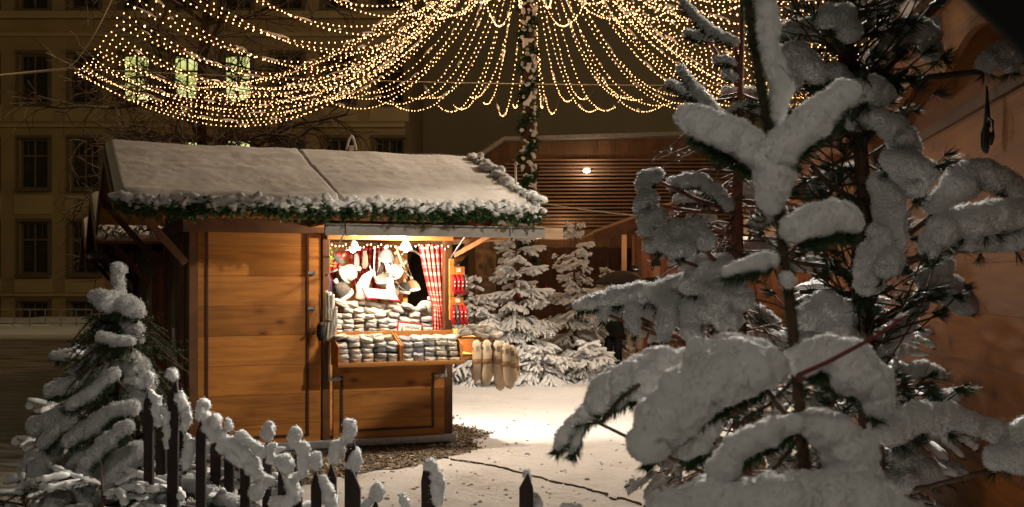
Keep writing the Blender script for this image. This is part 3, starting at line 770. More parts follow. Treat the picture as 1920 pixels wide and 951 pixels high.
# raised flap over the hatch with its grey edge beam
a = HP(609, 430, -.66); b = HP(1020, 430, -.66)
mb = MB(); mb.box(((a.x + b.x) / 2, -.66, a.z), (b.x - a.x, .045, .085)); mb.box(((a.x + b.x) / 2, -.675, a.z - .048), (b.x - a.x, .06, .012)); mb.box(((a.x + b.x) / 2, -.675, a.z + .048), (b.x - a.x, .06, .012))
for px in (650, 958): c = HP(px, 430, -.69); mb.box((c.x, -.69, a.z), (.012, .012, .12))
gt = part('edge_beam', mb, M_GREY, HUT, local=True)
c0, c1 = HP(1021, 430, -.66), HP(1055, 430, -.66)
mb = MB(); mb.box(((c0.x + c1.x) / 2, -.645, a.z), (c1.x - c0.x, .05, .10)); mb.box(((c0.x + c1.x) / 2 - .02, -.63, a.z - .056), (c1.x - c0.x + .06, .12, .012))
part('beam_end', mb, mat_wood('pale_board', (.55, .36, .22), (.45, .28, .16), 0, 1, 2), HUT, local=True)
mb = MB(); mb.box(((a.x + b.x) / 2, -.32, a.z + .055), (b.x - a.x, .63, .022)); part('hatch_flap', mb, M_WOODT, HUT, local=True)
mb = MB(); mb.box((2.95, 1.1, 2.10), (.62, 2.1, .022)); part('side_flap', mb, M_WOODT, HUT, local=True)
for u_ in (1.36, 2.58):
    mb = MB(); mb.bar((u_, -.02, 1.90), (u_, -.58, a.z + .02), .012, .012); part('flap_stay', mb, M_STEEL, HUT, local=True)
mb = MB(); mb.bar((2.63, .02, 1.92), (2.98, -.30, 2.16), .03, .045); part('flap_stay', mb, M_WOODU, HUT, local=True)
# shutter posts, hinges and bolts
for py in (512, 578):
    c = HP(584, py, -.012); mb = MB(); mb.box((c.x, -.014, c.z), (.075, .02, .022)); mb.box((c.x + .035, -.02, c.z), (.016, .02, .04)); part('hinge', mb, M_STEEL, HUT, local=True)
for px, py, s in ((627, 711, 1), (826, 704, -1)):
    c = HP(px, py, -.02); mb = MB(); mb.box((c.x, -.022, c.z), (.10, .012, .035)); mb.chain([(c.x - .07, -.034, c.z), (c.x + .07, -.034, c.z)], .007, 8); mb.box((c.x, -.036, c.z), (.02, .02, .03)); mb.box((c.x - s * .055, -.02, c.z + .16), (.018, .02, .36))
    part('bolt', mb, M_STEEL, HUT, local=True)
# door in the left side wall with handle and prop bar
mb = MB(); mb.box((-.012, 1.25, 1.08), (.03, .95, 1.92))
dr = part('door', mb, M_OLIVEWOOD, HUT, local=True, bevel=.004)
mb = MB(); mb.box((-.032, .86, 1.08), (.012, .012, 1.9)); mb.box((-.032, 1.55, 1.08), (.012, .012, 1.9)); part('door_batten', mb, M_BEAM, dr, local=True)
mb = MB(); mb.chain([(-.05, 1.05, .98), (-.05, .93, .98), (-.04, .93, .92)], .012, 8); mb.box((-.035, 1.05, .98), (.02, .05, .09)); part('handle', mb, M_BLACK, dr, local=True)
mb = MB(); mb.bar((-.10, .40, 1.22), (-.05, .78, .12), .03, .05); part('prop_bar', mb, M_GREY, HUT, local=True)
mb = MB(); mb.box((-.02, .46, 1.1), (.03, .10, 2.0)); mb.box((-.02, 2.05, 1.1), (.03, .10, 2.0)); part('door_jamb', mb, M_REDWOOD, HUT, local=True)
# small arched ornament on the ridge
c = HP(659, 285, VM); mb = MB(); pts_ = [(c.x - .055 + .11 * k / 10, VM, RZ + .12 + .15 * math.sin(math.pi * k / 10)) for k in range(11)]
mb.chain(pts_, .014, 6); mb.box((c.x, VM, RZ + .12), (.05, .03, .09)); mb.box((c.x, VM, RZ + .07), (.16, .06, .04))
part('ridge_ornament', mb, mat_plain('white_paint', (.75, .68, .62), (.6, .5, .45), 20, .5, 0), HUT, local=True)
c = HP(967, 350, -.1); mb = MB(); z0 = roof_z(-.1)
mb.chain([(c.x, -.1, z0), (c.x, -.1, z0 + .32)], .012, 6); mb.ball((c.x, -.1, z0 + .35), .022, (1, 1, 1.4), 1); part('ridge_candle', mb, mat_plain('candle', (.75, .66, .52), (.65, .55, .42), 20, .5, 0), HUT, local=True)

# neighbours behind, half hidden: each a hut of its own
for k, (dv, dz, lab) in enumerate(((4.05, -.22, 'second timber market hut, its dark gable showing just behind the sock hut'), (7.7, -.38, 'third timber market hut, farthest back in the row behind the sock hut'))):
    o, _ = hut_shell('market_hut', H(0, dv, dz), HA, lab, False)
    o['group'] = 'timber huts in the row'
HUT['group'] = 'timber huts in the row'
# ================================================================== WARES IN THE HATCH
K_CREAM = mat_knit('knit_cream', (.80, .75, .66), (.56, .51, .43))
K_GREY = mat_knit('knit_grey', (.66, .64, .60), (.36, .36, .37))
K_BLUE = mat_knit('knit_bluegrey', (.66, .66, .64), (.27, .30, .35))
K_BROWN = mat_knit('knit_brown', (.60, .50, .40), (.30, .22, .15))
K_WHITE = mat_plain('wool_white', (.80, .76, .68), (.70, .64, .55), 20, .95, .6, 90, .006)
K_DGREY = mat_plain('wool_dark', (.10, .09, .08), (.05, .045, .04), 20, .95, .6, 90, .006)
K_TAN = mat_plain('wool_tan', (.40, .25, .13), (.30, .18, .09), 20, .95, .6, 90, .006)
K_RED = mat_plain('wool_red', (.50, .02, .025), (.30, .012, .015), 30, .9, .5, 90, .005)
def sock_mesh(name, mat, wd=.135, dp=.21, ht=.052, seed=0):
    """a folded pair: two soft layers, cuff turned over at the front"""
    mb = MB(); nu, nv = 20, 14
    def f(i, j):
        a = 2 * math.pi * j; t = i * 2 - 1
        env = max(0, 1 - abs(t) ** 5) ** .5
        cy, cz = math.cos(a), math.sin(a)
        y = wd / 2 * math.copysign(abs(cy) ** .7, cy) * (.93 + .07 * math.cos(t * 6 + seed))
        z = ht / 2 * math.copysign(abs(cz) ** .6, cz) * (1 + .10 * math.sin(t * 5 + seed * 2))
        z *= 1 - .32 * math.exp(-(abs(cy) - 1) ** 2 * 60) * 1
        pin = 1 - .16 * math.exp(-(z / ht * 7) ** 2)           # the crease between the layers
        z += .004 * nz(t * 3, a, seed, 2)
        return V((y * env * pin, t * dp / 2 * (1 - .06 * math.exp(-(z / ht * 6) ** 2)), z * env + ht / 2 + .006 * math.sin(t * 3 + seed)))
    mb.grid(f, nu, nv)
    return mb.mesh(name, mat, True)
SOCKS = {c: [sock_mesh('sock_' + c, m, seed=s) for s in (0, 1, 2)] for c, m in (('cream', K_CREAM), ('grey', K_GREY), ('blue', K_BLUE), ('brown', K_BROWN))}
def sock(u, v, z, kind, label, group, tilt=(0, 0, 0), sc=1.0):
    o = bpy.data.objects.new('folded_socks', rnd.choice(SOCKS[kind])); COL.objects.link(o)
    o.location = H(u, v, z); o.rotation_euler = (Matrix.Rotation(HA, 3, 'Z') @ Euler((tilt[0], tilt[1], tilt[2])).to_matrix()).to_euler(); o.scale = (sc, sc, sc)
    return tag(o, label, 'socks', group)
# counter and trays --------------------------------------------------
tl0, tl1, tr1 = HP(634, 688, -.34), HP(754, 684, -.34), HP(868, 676, -.34)
TZ = tl0.z
def tray(name, u0, u1, v0, v1, z0, lab, hb=.30):
    r = thing(name, H((u0 + u1) / 2, (v0 + v1) / 2, z0), lab, 'tray', HA, 'wooden trays hung on the hut')
    Mi = Matrix.Translation(V((-(u0 + u1) / 2, -(v0 + v1) / 2, -z0)))
    def put(nm, mb):
        me = mb.mesh(nm, M_WOODT); me.transform(Mi); part(nm, me, None, r, local=True, bevel=.002)
    mb = MB(); mb.box(((u0 + u1) / 2, (v0 + v1) / 2, z0 + .008), (u1 - u0, v1 - v0, .016)); put('tray_bottom', mb)
    mb = MB(); mb.box(((u0 + u1) / 2, v0 - .007, z0 + .014), (u1 - u0 + .01, .014, .040)); put('front_lip', mb)
    mb = MB(); mb.box(((u0 + u1) / 2, v1 - .008, z0 + hb / 2 + .018), (u1 - u0, .014, hb)); put('tray_back', mb)
    for s in (u0 + .007, u1 - .007):
        mb = MB(); vs = [V((s - .006, v0 + .002, z0 + .018)), V((s - .006, v0 + .002, z0 + .19)), V((s - .006, v1 - .017, z0 + hb)), V((s - .006, v1 - .017, z0 + .018))]
        v2 = [p + V((.012, 0, 0)) for p in vs]; mb.add(vs + v2, [(0, 1, 2, 3), (7, 6, 5, 4), (0, 4, 5, 1), (1, 5, 6, 2), (2, 6, 7, 3), (3, 7, 4, 0)]); put('tray_side', mb)
    return r
tray('sock_tray', tl0.x, tl1.x - .004, -.34, -.035, TZ, 'left wooden counter tray filled with brown and grey socks')
tray('sock_tray', tl1.x + .004, tr1.x, -.34, -.035, TZ, 'right wooden counter tray filled with pale grey socks')
for i in range(5):
    u = tl0.x + .07 + i * (tl1.x - tl0.x - .14) / 4
    for k in range(4 + (i in (1, 2, 3))):
        sock(u + rnd.uniform(-.008, .008), -.215 + k * .012 + rnd.uniform(-.01, .01), TZ + .018 + k * .050, ('brown', 'blue', 'blue', 'grey', 'cream')[k] if rnd.random() < .6 else rnd.choice(('brown', 'grey', 'cream')), 'folded wool sock pair in the left counter tray', 'socks in the left tray', (rnd.uniform(-.14, .08), rnd.uniform(-.16, .16), rnd.uniform(-.3, .3)), rnd.uniform(.93, 1.04))
for q in range(7):
    sock(tl0.x + .07 + q * .078, -.14 + rnd.uniform(-.03, .03), TZ + .225 + rnd.uniform(0, .02), rnd.choice(('cream', 'brown', 'cream')), 'folded wool sock pair in the left counter tray', 'socks in the left tray', (rnd.uniform(-.3, .3), rnd.uniform(-.3, .3), rnd.uniform(-.8, .8)))
for i in range(5):
    u = tl1.x + .075 + i * (tr1.x - tl1.x - .14) / 4.1
    for k in range(5):
        sock(u + rnd.uniform(-.008, .008), -.215 + k * .012 + rnd.uniform(-.01, .01), TZ + .018 + k * .050, 'blue' if i < 3 and rnd.random() < .8 else 'cream', 'folded pale wool sock pair in the right counter tray', 'socks in the right tray', (rnd.uniform(-.12, .08), rnd.uniform(-.14, .14), rnd.uniform(-.25, .25)), rnd.uniform(.95, 1.06))
# inner shelf and heap
mb = MB(); mb.box((1.95, .30, 1.07), (1.15, .62, .03)); mb.box((1.95, .02, 1.10), (1.15, .02, .03)); 
part('counter_shelf', mb, M_WOODT, HUT, local=True)
hl, hr = HP(618, 600, .12).x, HP(806, 600, .12).x
n = 9
for i in range(n):
    u = hl + .06 + i * (hr - hl - .1) / (n - 1)
    top = (5, 6, 6, 6, 5, 5, 4, 5, 4)[i]
    for k in range(top):
        sock(u + rnd.uniform(-.008, .008) + .004 * k, .13 + k * .016 + rnd.uniform(-.01, .01), 1.087 + k * .050, rnd.choice(('grey', 'grey', 'cream', 'brown')) if k < 4 else 'cream', 'folded wool sock pair in the big heap inside the hatch', 'socks heaped inside the hatch', (rnd.uniform(-.15, .15), rnd.uniform(-.2, .2), rnd.uniform(-.35, .35)), rnd.uniform(.93, 1.05))
    for k in range(top + 1):
        sock(u + rnd.uniform(-.02, .02), .37 + rnd.uniform(-.01, .01), 1.087 + k * .052, 'cream', 'folded wool sock pair in the big heap inside the hatch', 'socks heaped inside the hatch', (rnd.uniform(-.1, .1), rnd.uniform(-.2, .2), rnd.uniform(-.3, .3)))
for q in range(16):
    u = rnd.uniform(hl + .08, hr - .06); zt_ = 1.087 + .050 * 6
    sock(u, rnd.uniform(.16, .32), zt_ + rnd.uniform(-.03, .035) - .05 * ((u - hl) / (hr - hl)), 'cream', 'cream sock pair tossed on top of the heap in the hatch', 'loose socks on the heap', (rnd.uniform(-.5, .5), rnd.uniform(-.5, .5), rnd.uniform(-1.5, 1.5)), 1.05)
# signs --------------------------------------------------------------
def text_mesh(txt, size, ext=.0008):
    c = bpy.data.curves.new('t', 'FONT'); c.body = txt; c.size = size; c.extrude = ext; c.align_x = 'LEFT'
    o = bpy.data.objects.new('t', c); COL.objects.link(o)
    me = bpy.data.meshes.new_from_object(o.evaluated_get(bpy.context.evaluated_depsgraph_get()))
    bpy.data.objects.remove(o); bpy.data.curves.remove(c); return me
M_WHITEP = mat_plain('card_white', (.72, .70, .62), (.62, .60, .52), 10, .6, 0)
M_REDP = mat_plain('card_red', (.45, .02, .03), (.36, .015, .02), 10, .5, 0)
M_INK = mat_plain('ink_black', (.02, .02, .02), None, 10, .5, 0)
sg = HP(768, 622, -.02)
r = thing('price_card', H(sg.x, -.02, sg.z - .06), 'white card with red border reading ORIGINAL, between the trays and sock heap', 'sign', HA)
def cp(me, mat, nm, parent, T):
    me.materials.clear(); me.materials.append(mat); me.transform(T); return part(nm, me, None, parent, local=True)
tl = Matrix.Translation((0, 0, .07)) @ Matrix.Rotation(R(7), 4, 'Y') @ Matrix.Rotation(R(-8), 4, 'X')
mb = MB(); mb.box((0, .004, 0), (.265, .005, .17)); me = mb.mesh('card_border', M_REDP); me.transform(tl); part('card_border', me, None, r, local=True)
mb = MB(); mb.box((.0, 0, -.005), (.235, .006, .145)); me = mb.mesh('card_face', M_WHITEP); me.transform(tl); part('card_face', me, None, r, local=True)
RX = Matrix.Rotation(R(90), 4, 'X')
def wr(t_, s_, x, z): me = text_mesh(t_, s_); cp(me, M_INK, 'lettering', r, tl @ Matrix.Translation((x, -.0045, z)) @ RX)
wr('ORIGINAL', .034, -.055, .022); wr('SOCKEN', .026, -.055, -.012)
mb = MB(); 
for q in range(3): mb.add([(-.10 + .006 * q, -.005, -.03 + .025 * q), (-.064 - .006 * q, -.005, -.03 + .025 * q), (-.082, -.005, .012 + .022 * q)], [(0, 1, 2)])
me = mb.mesh('tree_mark', mat_plain('mark_green', (.12, .16, .12), None, 10, .6, 0)); me.transform(tl); part('tree_mark', me, None, r, local=True)
c = HP(712, 552, .25)
mb = MB(); mb.box((0, .004, 0), (.36, .22, .004)); me = mb.mesh('price_card', M_REDP); 
r2 = thing('price_card', H(c.x, .22, c.z + .0), 'large white card with thin red edge lying on the sock heap', 'sign', HA)
T2 = Matrix.Rotation(R(28), 4, 'X') @ Matrix.Rotation(R(6), 4, 'Y')
me.transform(T2); part('card_border', me, None, r2, local=True)
mb = MB(); mb.box((0, .004, .003), (.33, .19, .004)); me = mb.mesh('card_face', M_WHITEP); me.transform(T2); part('card_face', me, None, r2, local=True)
# curtains with real folds -------------------------------------------
def curtain(name, label, prof, v, folds, amp, group=None):
    """prof: rows of (py, px0, px1)"""
    rows_ = [(HP(a, py, v), HP(b, py, v)) for py, a, b in prof]
    nu, nv = 56, 40; mb = MB(); uv = []
    def f(i, j):
        q = j * (len(rows_) - 1); k = min(int(q), len(rows_) - 2); t = q - k; t = t * t * (3 - 2 * t)
        A = rows_[k][0].lerp(rows_[k + 1][0], t); B = rows_[k][1].lerp(rows_[k + 1][1], t)
        p = A.lerp(B, i); wd = (B - A).length
        p.y += amp * math.sin(i * folds * 2 * math.pi + .8 * math.sin(j * 5)) * (.6 + .4 * min(1, wd / .25))
        p.x += .2 * amp * math.cos(i * folds * 2 * math.pi + j); p.z += .008 * math.sin(i * 9) * j
        uv.append((i * .62, j * .62 * (prof[-1][0] - prof[0][0]) / 100)); return p
    mb.grid(f, nu, nv); me = mb.mesh(name, M_CHECK, True)
    ul = me.uv_layers.new(name='UVMap')
    for lp in me.loops: ul.data[lp.index].uv = uv[lp.vertex_index]
    me.transform(Matrix.Translation(HO) @ Matrix.Rotation(HA, 4, 'Z'))
    o = single(name, me, None, label, 'curtain', group)
    m_ = o.modifiers.new('thick', 'SOLIDIFY'); m_.thickness = .003
    return o
curtain('curtain', 'red gingham curtain gathered at the right of the hatch', [(459, 784, 832), (500, 792, 834), (550, 803, 835), (578, 812, 833), (600, 811, 836), (620, 810, 840)], .09, 5, .022)
curtain('curtain', 'wide red gingham curtain hanging at the back of the hut', [(462, 652, 697), (500, 655, 696), (530, 660, 697), (556, 668, 698)], 2.36, 6, .03)
curtain('curtain', 'narrow red gingham curtain hanging behind the woolly hats', [(462, 700, 722), (500, 700, 720), (556, 700, 722)], 2.36, 3, .03)
curtain('curtain', 'red gingham cloth hanging at the left end inside the hatch', [(474, 616, 650), (500, 612, 640), (530, 610, 630), (548, 612, 628)], .75, 3, .03)
# two clamp lamps under the roof ---------------------------------------
for (u, v, z, lb) in ((1.60, .14, 1.97, 'bright reflector lamp above the left of the sock heap'), (2.15, .14, 1.98, 'bright reflector lamp above the right of the sock heap')):
    r = thing('reflector_lamp', H(u, v, z), lb, 'lamp', HA)
    mb = MB(); mb.lathe((0, 0, 0), [(.018, .10), (.03, .09), (.055, .05), (.075, 0), (.072, 0), (.05, .05), (.015, .085)], 18); part('lamp_shade', mb, mat_plain('lamp_metal', (.6, .58, .52), (.5, .48, .42), 9, .3, 0), r, True, True)
    mb = MB(); mb.ball((0, 0, .01), .030, (1, 1, 1.2), 2); part('bulb', mb, mat_emit('bulb_hot', (1, .85, .62), 40), r, True, True)
    mb = MB(); mb.chain([(0, 0, .10), (.02, 0, .2), (0, 0, .32)], .004, 5); part('cord', mb, M_BLACK, r, True, True)
# woolly hats, mitts and fleeces ----------------------------------------
def hat(px, py, v, mat, label, s=1.0, tilt=(0, 0, 0), flaps=True):
    c = HP(px, py, v); r = thing('woolly_hat', H(*c), label, 'hat', HA, 'woolly hats hung in the hatch')
    T = Euler(tilt).to_matrix().to_4x4() @ Matrix.Scale(s * .82, 4)
    mb = MB(); mb.lathe((0, 0, 0), [(.085, -.07), (.095, -.05), (.092, 0), (.07, .05), (.035, .085), (.002, .10)], 20); me = mb.mesh('crown', mat, True); me.transform(T); 
    for q in me.vertices: q.co += V((nz(q.co.y * 14, q.co.z * 14, px, 1), 0, nz(q.co.x * 14, q.co.z * 14, py, 1))) * .030
    part('crown', me, None, r, local=True)
    mb = MB(); mb.lathe((0, 0, 0), [(.088, -.085), (.102, -.08), (.104, -.045), (.096, -.038)], 20); me = mb.mesh('brim', K_WHITE, True); me.transform(T); part('brim', me, None, r, local=True)
    if flaps:
        for sx in (-1, 1):
            mb = MB(); mb.ball((sx * .088, 0, -.12), .05, (.28, .8, 1.2), 2); mb.chain([(sx * .088, 0, -.16), (sx * .095, .01, -.24), (sx * .085, 0, -.31)], [.006, .005, .008], 5)
            me = mb.mesh('ear_flap', mat, True); me.transform(T); part('ear_flap', me, None, r, local=True)
    mb = MB(); mb.ball((0, 0, .118), .028, (1, 1, 1), 2); me = mb.mesh('pompom', K_WHITE, True); me.transform(T); part('pompom', me, None, r, local=True)
hat(655, 512, .55, K_CREAM, 'white woolly hat hanging brightly lit by the left lamp', 1.15, (.5, 1.1, 0))
hat(724, 478, .60, K_GREY, 'white woolly hat hanging highest beside the hanging wares', .95, (.3, 0, 0))
hat(738, 508, .50, K_GREY, 'grey woolly hat with ear flaps below the white one', 1.0, (.3, -.9, 0))
hat(722, 530, .42, K_CREAM, 'cream woolly hat hanging lowest above the sock heap', 1.05, (-.4, 2.6, 0))
hat(797, 577, .30, K_CREAM, 'round cream woolly hat behind the right curtain', 1.1, (.2, .4, 0), False)
hat(748, 488, .75, K_TAN, 'tan woolly hat hanging at the right of the bunch', .9, (0, -.5, .3))
hat(757, 541, 1.35, K_DGREY, 'dark woolly hat in the shadow of the side opening', .9, (0, .1, 0), False)
hat(774, 536, 1.5, K_TAN, 'tan woolly hat deepest in the side opening', .9, (0, -.2, 0), False)
hat(640, 545, .45, K_DGREY, 'dark grey woolly hat resting at the left of the heap', 1.2, (.2, -.6, 0), False)
def hung(name, cat, label, pts, rs, mat, v, flat=.45, group=None):
    """a soft thing hung up: a flattened lofted body"""
    mb = MB(); P3 = [HP(px, py, v + dv) for px, py, dv in pts]
    mb.chain([(0, 0, 0)] * 0 or [V((p.x, p.y, p.z)) for p in P3], rs, 12, True, .06)
    c = P3[0]; me = mb.mesh(name, mat, True)
    for vv in me.vertices:
        vv.co.y = P3[0].y + (vv.co.y - P3[0].y) * flat
    me.transform(Matrix.Translation(HO) @ Matrix.Rotation(HA, 4, 'Z')); return single(name, me, None, label, cat, group)
hung('sheepskin', 'fleece', 'curved cream sheepskin hanging over the heap', [(700, 508, 0), (688, 520, 0), (678, 540, 0), (674, 556, 0), (682, 562, .02)], [.02, .05, .07, .06, .02], K_WHITE, .5)
hung('mitten', 'mitten', 'dark felt mitten with strap at the upper left of the hatch', [(624, 478, 0), (634, 486, 0), (644, 494, 0)], [.02, .035, .03], K_DGREY, .5)
hung('mitten', 'mitten', 'pale mitten hanging between the two hats', [(731, 520, 0), (733, 545, 0), (730, 562, 0)], [.03, .05, .03], K_CREAM, .3)
hung('scarf', 'scarf', 'dark blue striped scarf at the left post', [(612, 500, 0), (617, 530, 0), (620, 552, 0)], [.018, .025, .02], mat_plain('wool_navy', (.02, .025, .09), (.01, .012, .05), 20, .9, 0), .2, .6)
for k, (px, py, m_, lb) in enumerate(((668, 488, K_GREY, 'grey wool mitten hanging behind the left hat'), (684, 482, K_BROWN, 'brown wool mitten next to the long cream tie'), (712, 500, K_DGREY, 'dark wool mitten under the highest hat'), (742, 536, K_BROWN, 'brown wool mitten lowest on the right of the hats'), (636, 520, K_CREAM, 'cream wool mitten above the dark grey hat'), (692, 540, K_GREY, 'grey wool mitten just above the large white card'))):
    hung('mitten', 'mitten', lb, [(px, py - 12, 0), (px + 1, py, 0), (px, py + 14, 0), (px - 1, py + 22, 0)], [.018, .030, .036, .020], m_, .75 - .04 * k, .4, 'mittens hung in the hatch')
hung('ribbon_tie', 'strap', 'long cream tie dangling down the middle of the hatch', [(703, 462, 0), (701, 500, 0), (705, 530, 0)], [.006, .006, .006], K_WHITE, .4)
hung('ribbon_tie', 'strap', 'short tan tie dangling beside the highest hat', [(742, 462, 0), (752, 490, 0), (760, 505, 0)], [.008, .012, .006], K_TAN, .35)
mb = MB(); pts_ = []
for k in range(11):
    a_ = math.pi * (.95 - .95 * k / 10); q = HP(770 + 26 * math.cos(a_), 500 - 30 * math.sin(a_), .9); pts_.append(H(*q))
mb.chain(pts_, .010, 6); single('hoop', mb, K_WHITE, 'pale hoop arched in the dark side opening', 'hoop', smooth=True)
c = HP(614, 476, .25); mb = MB(); path_ = [H(c.x, .25, c.z + .05 - .04 * k) for k in range(6)]; sprigs(mb, path_, 60, .03, .05, .022, 6, .3, .003)
single('fir_spray', mb, mat_plain('spray_green', (.25, .40, .05), (.10, .20, .03), 20, .7, 0), 'bright green fir spray in the upper left corner of the hatch', 'fir spray')
# scarves hanging outside at the left post --------------------------------
for k, (px, y0, y1, r_, m_, lb) in enumerate(((611, 545, 638, .013, K_CREAM, 'cream fringed scarf nearest the left hatch post'), (617, 548, 640, .014, K_WHITE, 'white fringed scarf second from the hatch post'), (623, 552, 638, .013, K_CREAM, 'cream fringed scarf third from the hatch post'), (629, 575, 632, .010, K_GREY, 'short grey scarf nearest the sock heap'))):
    mb = MB(); v = -.06 - .02 * k; L = 12
    pts_ = [H(*HP(px + 2 * math.sin(q / 3), y0 + (y1 - y0) * q / L, v)) for q in range(L + 1)]
    for s in (-1, 0, 1): mb.chain([p + HU * s * r_ * .7 for p in pts_], [r_ * (.6 + .25 * math.sin(q + s)) for q in range(L + 1)], 7, True, .08)
    single('scarf', mb, m_, lb, 'scarf', 'scarves at the left post', smooth=True)
mb = MB(); c = HP(602, 622, -.10); pts_ = [H(c.x, -.10, c.z + .09), H(c.x, -.10, c.z + .05), H(c.x, -.10, c.z - .04), H(c.x, -.10, c.z - .085)]
mb.chain(pts_, [.022, .042, .044, .025], 12); mb.chain([H(c.x, -.08, c.z + .09), H(c.x + .01, -.05, c.z + .22)], .005, 5)
single('hanging_pouch', mb, M_BLACK, 'black pouch hung on the post left of the counter', 'pouch', smooth=True)
mb = MB(); mb.bar(H(1.285, -.03, 1.28), H(1.285, -.30, 1.28), .012, .02); mb.bar(H(1.285, -.03, 1.72), H(1.285, -.16, 1.72), .012, .02)
single('hanging_rail', mb, M_STEEL, 'small steel hanging rail for scarves on the hatch post', 'rail')
# red sock cards on the right corner ---------------------------------------
def sock_card(px, py, label, dark):
    c = HP(px, py, -.09); r = thing('sock_card', H(*c), label, 'sock card', HA, 'sock cards on the right corner')
    mb = MB(); mb.box((0, 0, .09), (.115, .006, .09)); part('header_card', mb, mat_plain('card_orange', (.62, .20, .02), (.5, .15, .02), 12, .5, 0), r, local=True)
    mb = MB(); mb.box((-.005, -.0045, .10), (.05, .003, .04)); part('white_label', mb, M_WHITEP, r, local=True)
    mb = MB(); mb.chain([(0, 0, .135), (0, .02, .16), (0, .04, .15)], .003, 5); part('hook', mb, M_STEEL, r, local=True)
    for k in range(4):
        m_ = K_RED if k != dark else K_DGREY
        mb = MB(); x = -.06 + k * .042
        mb.chain([(x, .0, .05), (x, -.02, .0), (x - .004, -.02, -.09), (x + .018, -.025, -.135), (x + .03, -.03, -.14)], [.020, .026, .024, .022, .010], 10)
        part('sock', mb, m_, r, True, True)
        mb = MB()
        for q in (-.02, -.06): mb.ball((x, -.046, q), .008, (1, .3, 1.4), 1)
        part('sock_pattern', mb, K_WHITE, r, True, True)
sock_card(861, 525, 'upper card of red patterned socks on the right corner', 3)
sock_card(859, 582, 'lower card of red and dark socks on the right corner', 1)
mb = MB(); a_ = HP(846, 485, -.05); b2 = HP(846, 600, -.05); mb.box((a_.x, -.06, (a_.z + b2.z) / 2), (.05, .03, a_.z - b2.z)); part('display_board', mb, M_WOODT, HUT, local=True, bevel=.003)
# side tray with long socks hanging over its edge ---------------------------
tray('sock_tray', 2.66, 3.06, -.06, 1.15, .86, 'orange wooden side tray under the long hanging socks', .24)
K_BEIGE = mat_plain('wool_beige', (.74, .62, .46), (.60, .49, .35), 25, .95, .6, 120, .005)
def long_sock(u, v, z, label, L=.36, bend=0, mat=K_BEIGE):
    r = thing('long_sock', H(u, v, z), label, 'long sock', HA, 'long socks hanging from the side tray')
    mb = MB(); pts_ = [(0, .02, .06), (0, -.01, .03), (0, -.02, -.02), (.002, -.02, -L * .45), (bend * .5, -.022, -L * .75), (bend, -.03, -L * .93), (bend * 1.6, -.035, -L)]
    mb.chain(pts_, [.040, .052, .054, .046, .056, .050, .026], 12, True, .04)
    me = mb.mesh('sock_leg', mat, True)
    for q in me.vertices: q.co.y = -.02 + (q.co.y + .02) * .45
    part('sock_leg', me, None, r, local=True)
    mb = MB(); mb.lathe((0, -.02, -.13), [(.050, -.025), (.055, -.02), (.055, .02), (.050, .025)], 12); me = mb.mesh('paper_band', K_TAN, True)
    for q in me.vertices: q.co.y = -.02 + (q.co.y + .02) * .5
    part('paper_band', me, None, r, local=True)
    mb = MB(); mb.box((0, -.044, .0), (.04, .004, .055)); part('tag', mb, K_BROWN, r, local=True)
for k, (px, py, L, bd) in enumerate(((893, 655, .33, -.01), (912, 655, .38, -.015), (932, 656, .42, .03), (948, 660, .38, .04), (958, 664, .30, .02), (903, 660, .34, .03))):
    c = HP(px, py, -.09 - .012 * (k % 2) + (.05 if k == 5 else 0))
    long_sock(c.x, c.y, c.z + .01, ('first beige long sock hanging nearest the tray corner', 'second beige long sock from the tray corner', 'middle beige long sock with twisted toe', 'fourth beige long sock with flared toe', 'outermost beige long sock hanging from the side tray', 'beige long sock tucked behind the first pair')[k], L, bd)
for k, (px, py, L, lb) in enumerate(((899, 652, .25, 'short beige sock behind the tray corner pair'), (921, 652, .29, 'short beige sock between the second and middle ones'), (940, 654, .26, 'short beige sock behind the twisted middle one'), (964, 668, .22, 'shortest beige sock at the far end of the row'))):
    c = HP(px, py, .02 if k < 3 else -.04); long_sock(c.x, c.y, c.z, lb, L, rnd.uniform(-.02, .02))
for k in range(7):
    u = 2.72 + .055 * k; c_ = 'cream'
    sock(u, .02 + .03 * (k % 3), 1.085 + .035 * (k % 3), c_, 'rumpled beige sock bundle on top of the side tray', 'bundles on the side tray', (rnd.uniform(-.3, .3), rnd.uniform(-.3, .3), rnd.uniform(-1, 1)), 1.1)
mb = MB(); mb.box((2.86, .25, 1.07), (.36, .5, .012)); part('tray_cover', mb, M_WOODT, HUT, local=True)
# little lights along the hatch top ------------------------------------------
r = thing('light_string', H(1.35, -.02, 2.03), 'short string of warm bulbs looped along the top of the hatch', 'light string', HA)
mb = MB(); mc = MB(); prev = None
for k in range(70):
    u = .0 + 1.22 * k / 69; z = .0 - .035 * abs(math.sin(k * .45)) + rnd.uniform(-.012, .012); v = .0 + rnd.uniform(-.02, .02)
    p = V((u, v, z)); 
    if k % 2 == 0: mb.ball(p, .0075, (1, 1, 1.3), 1)
    if prev is not None: mc.chain([prev, p], .0022, 3, False)
    prev = p
part('cord', mc, M_BLACK, r, local=True); part('bulb', mb, mat_emit('bulb_small', (1, .66, .34), 6), r, True, True, kind='stuff')
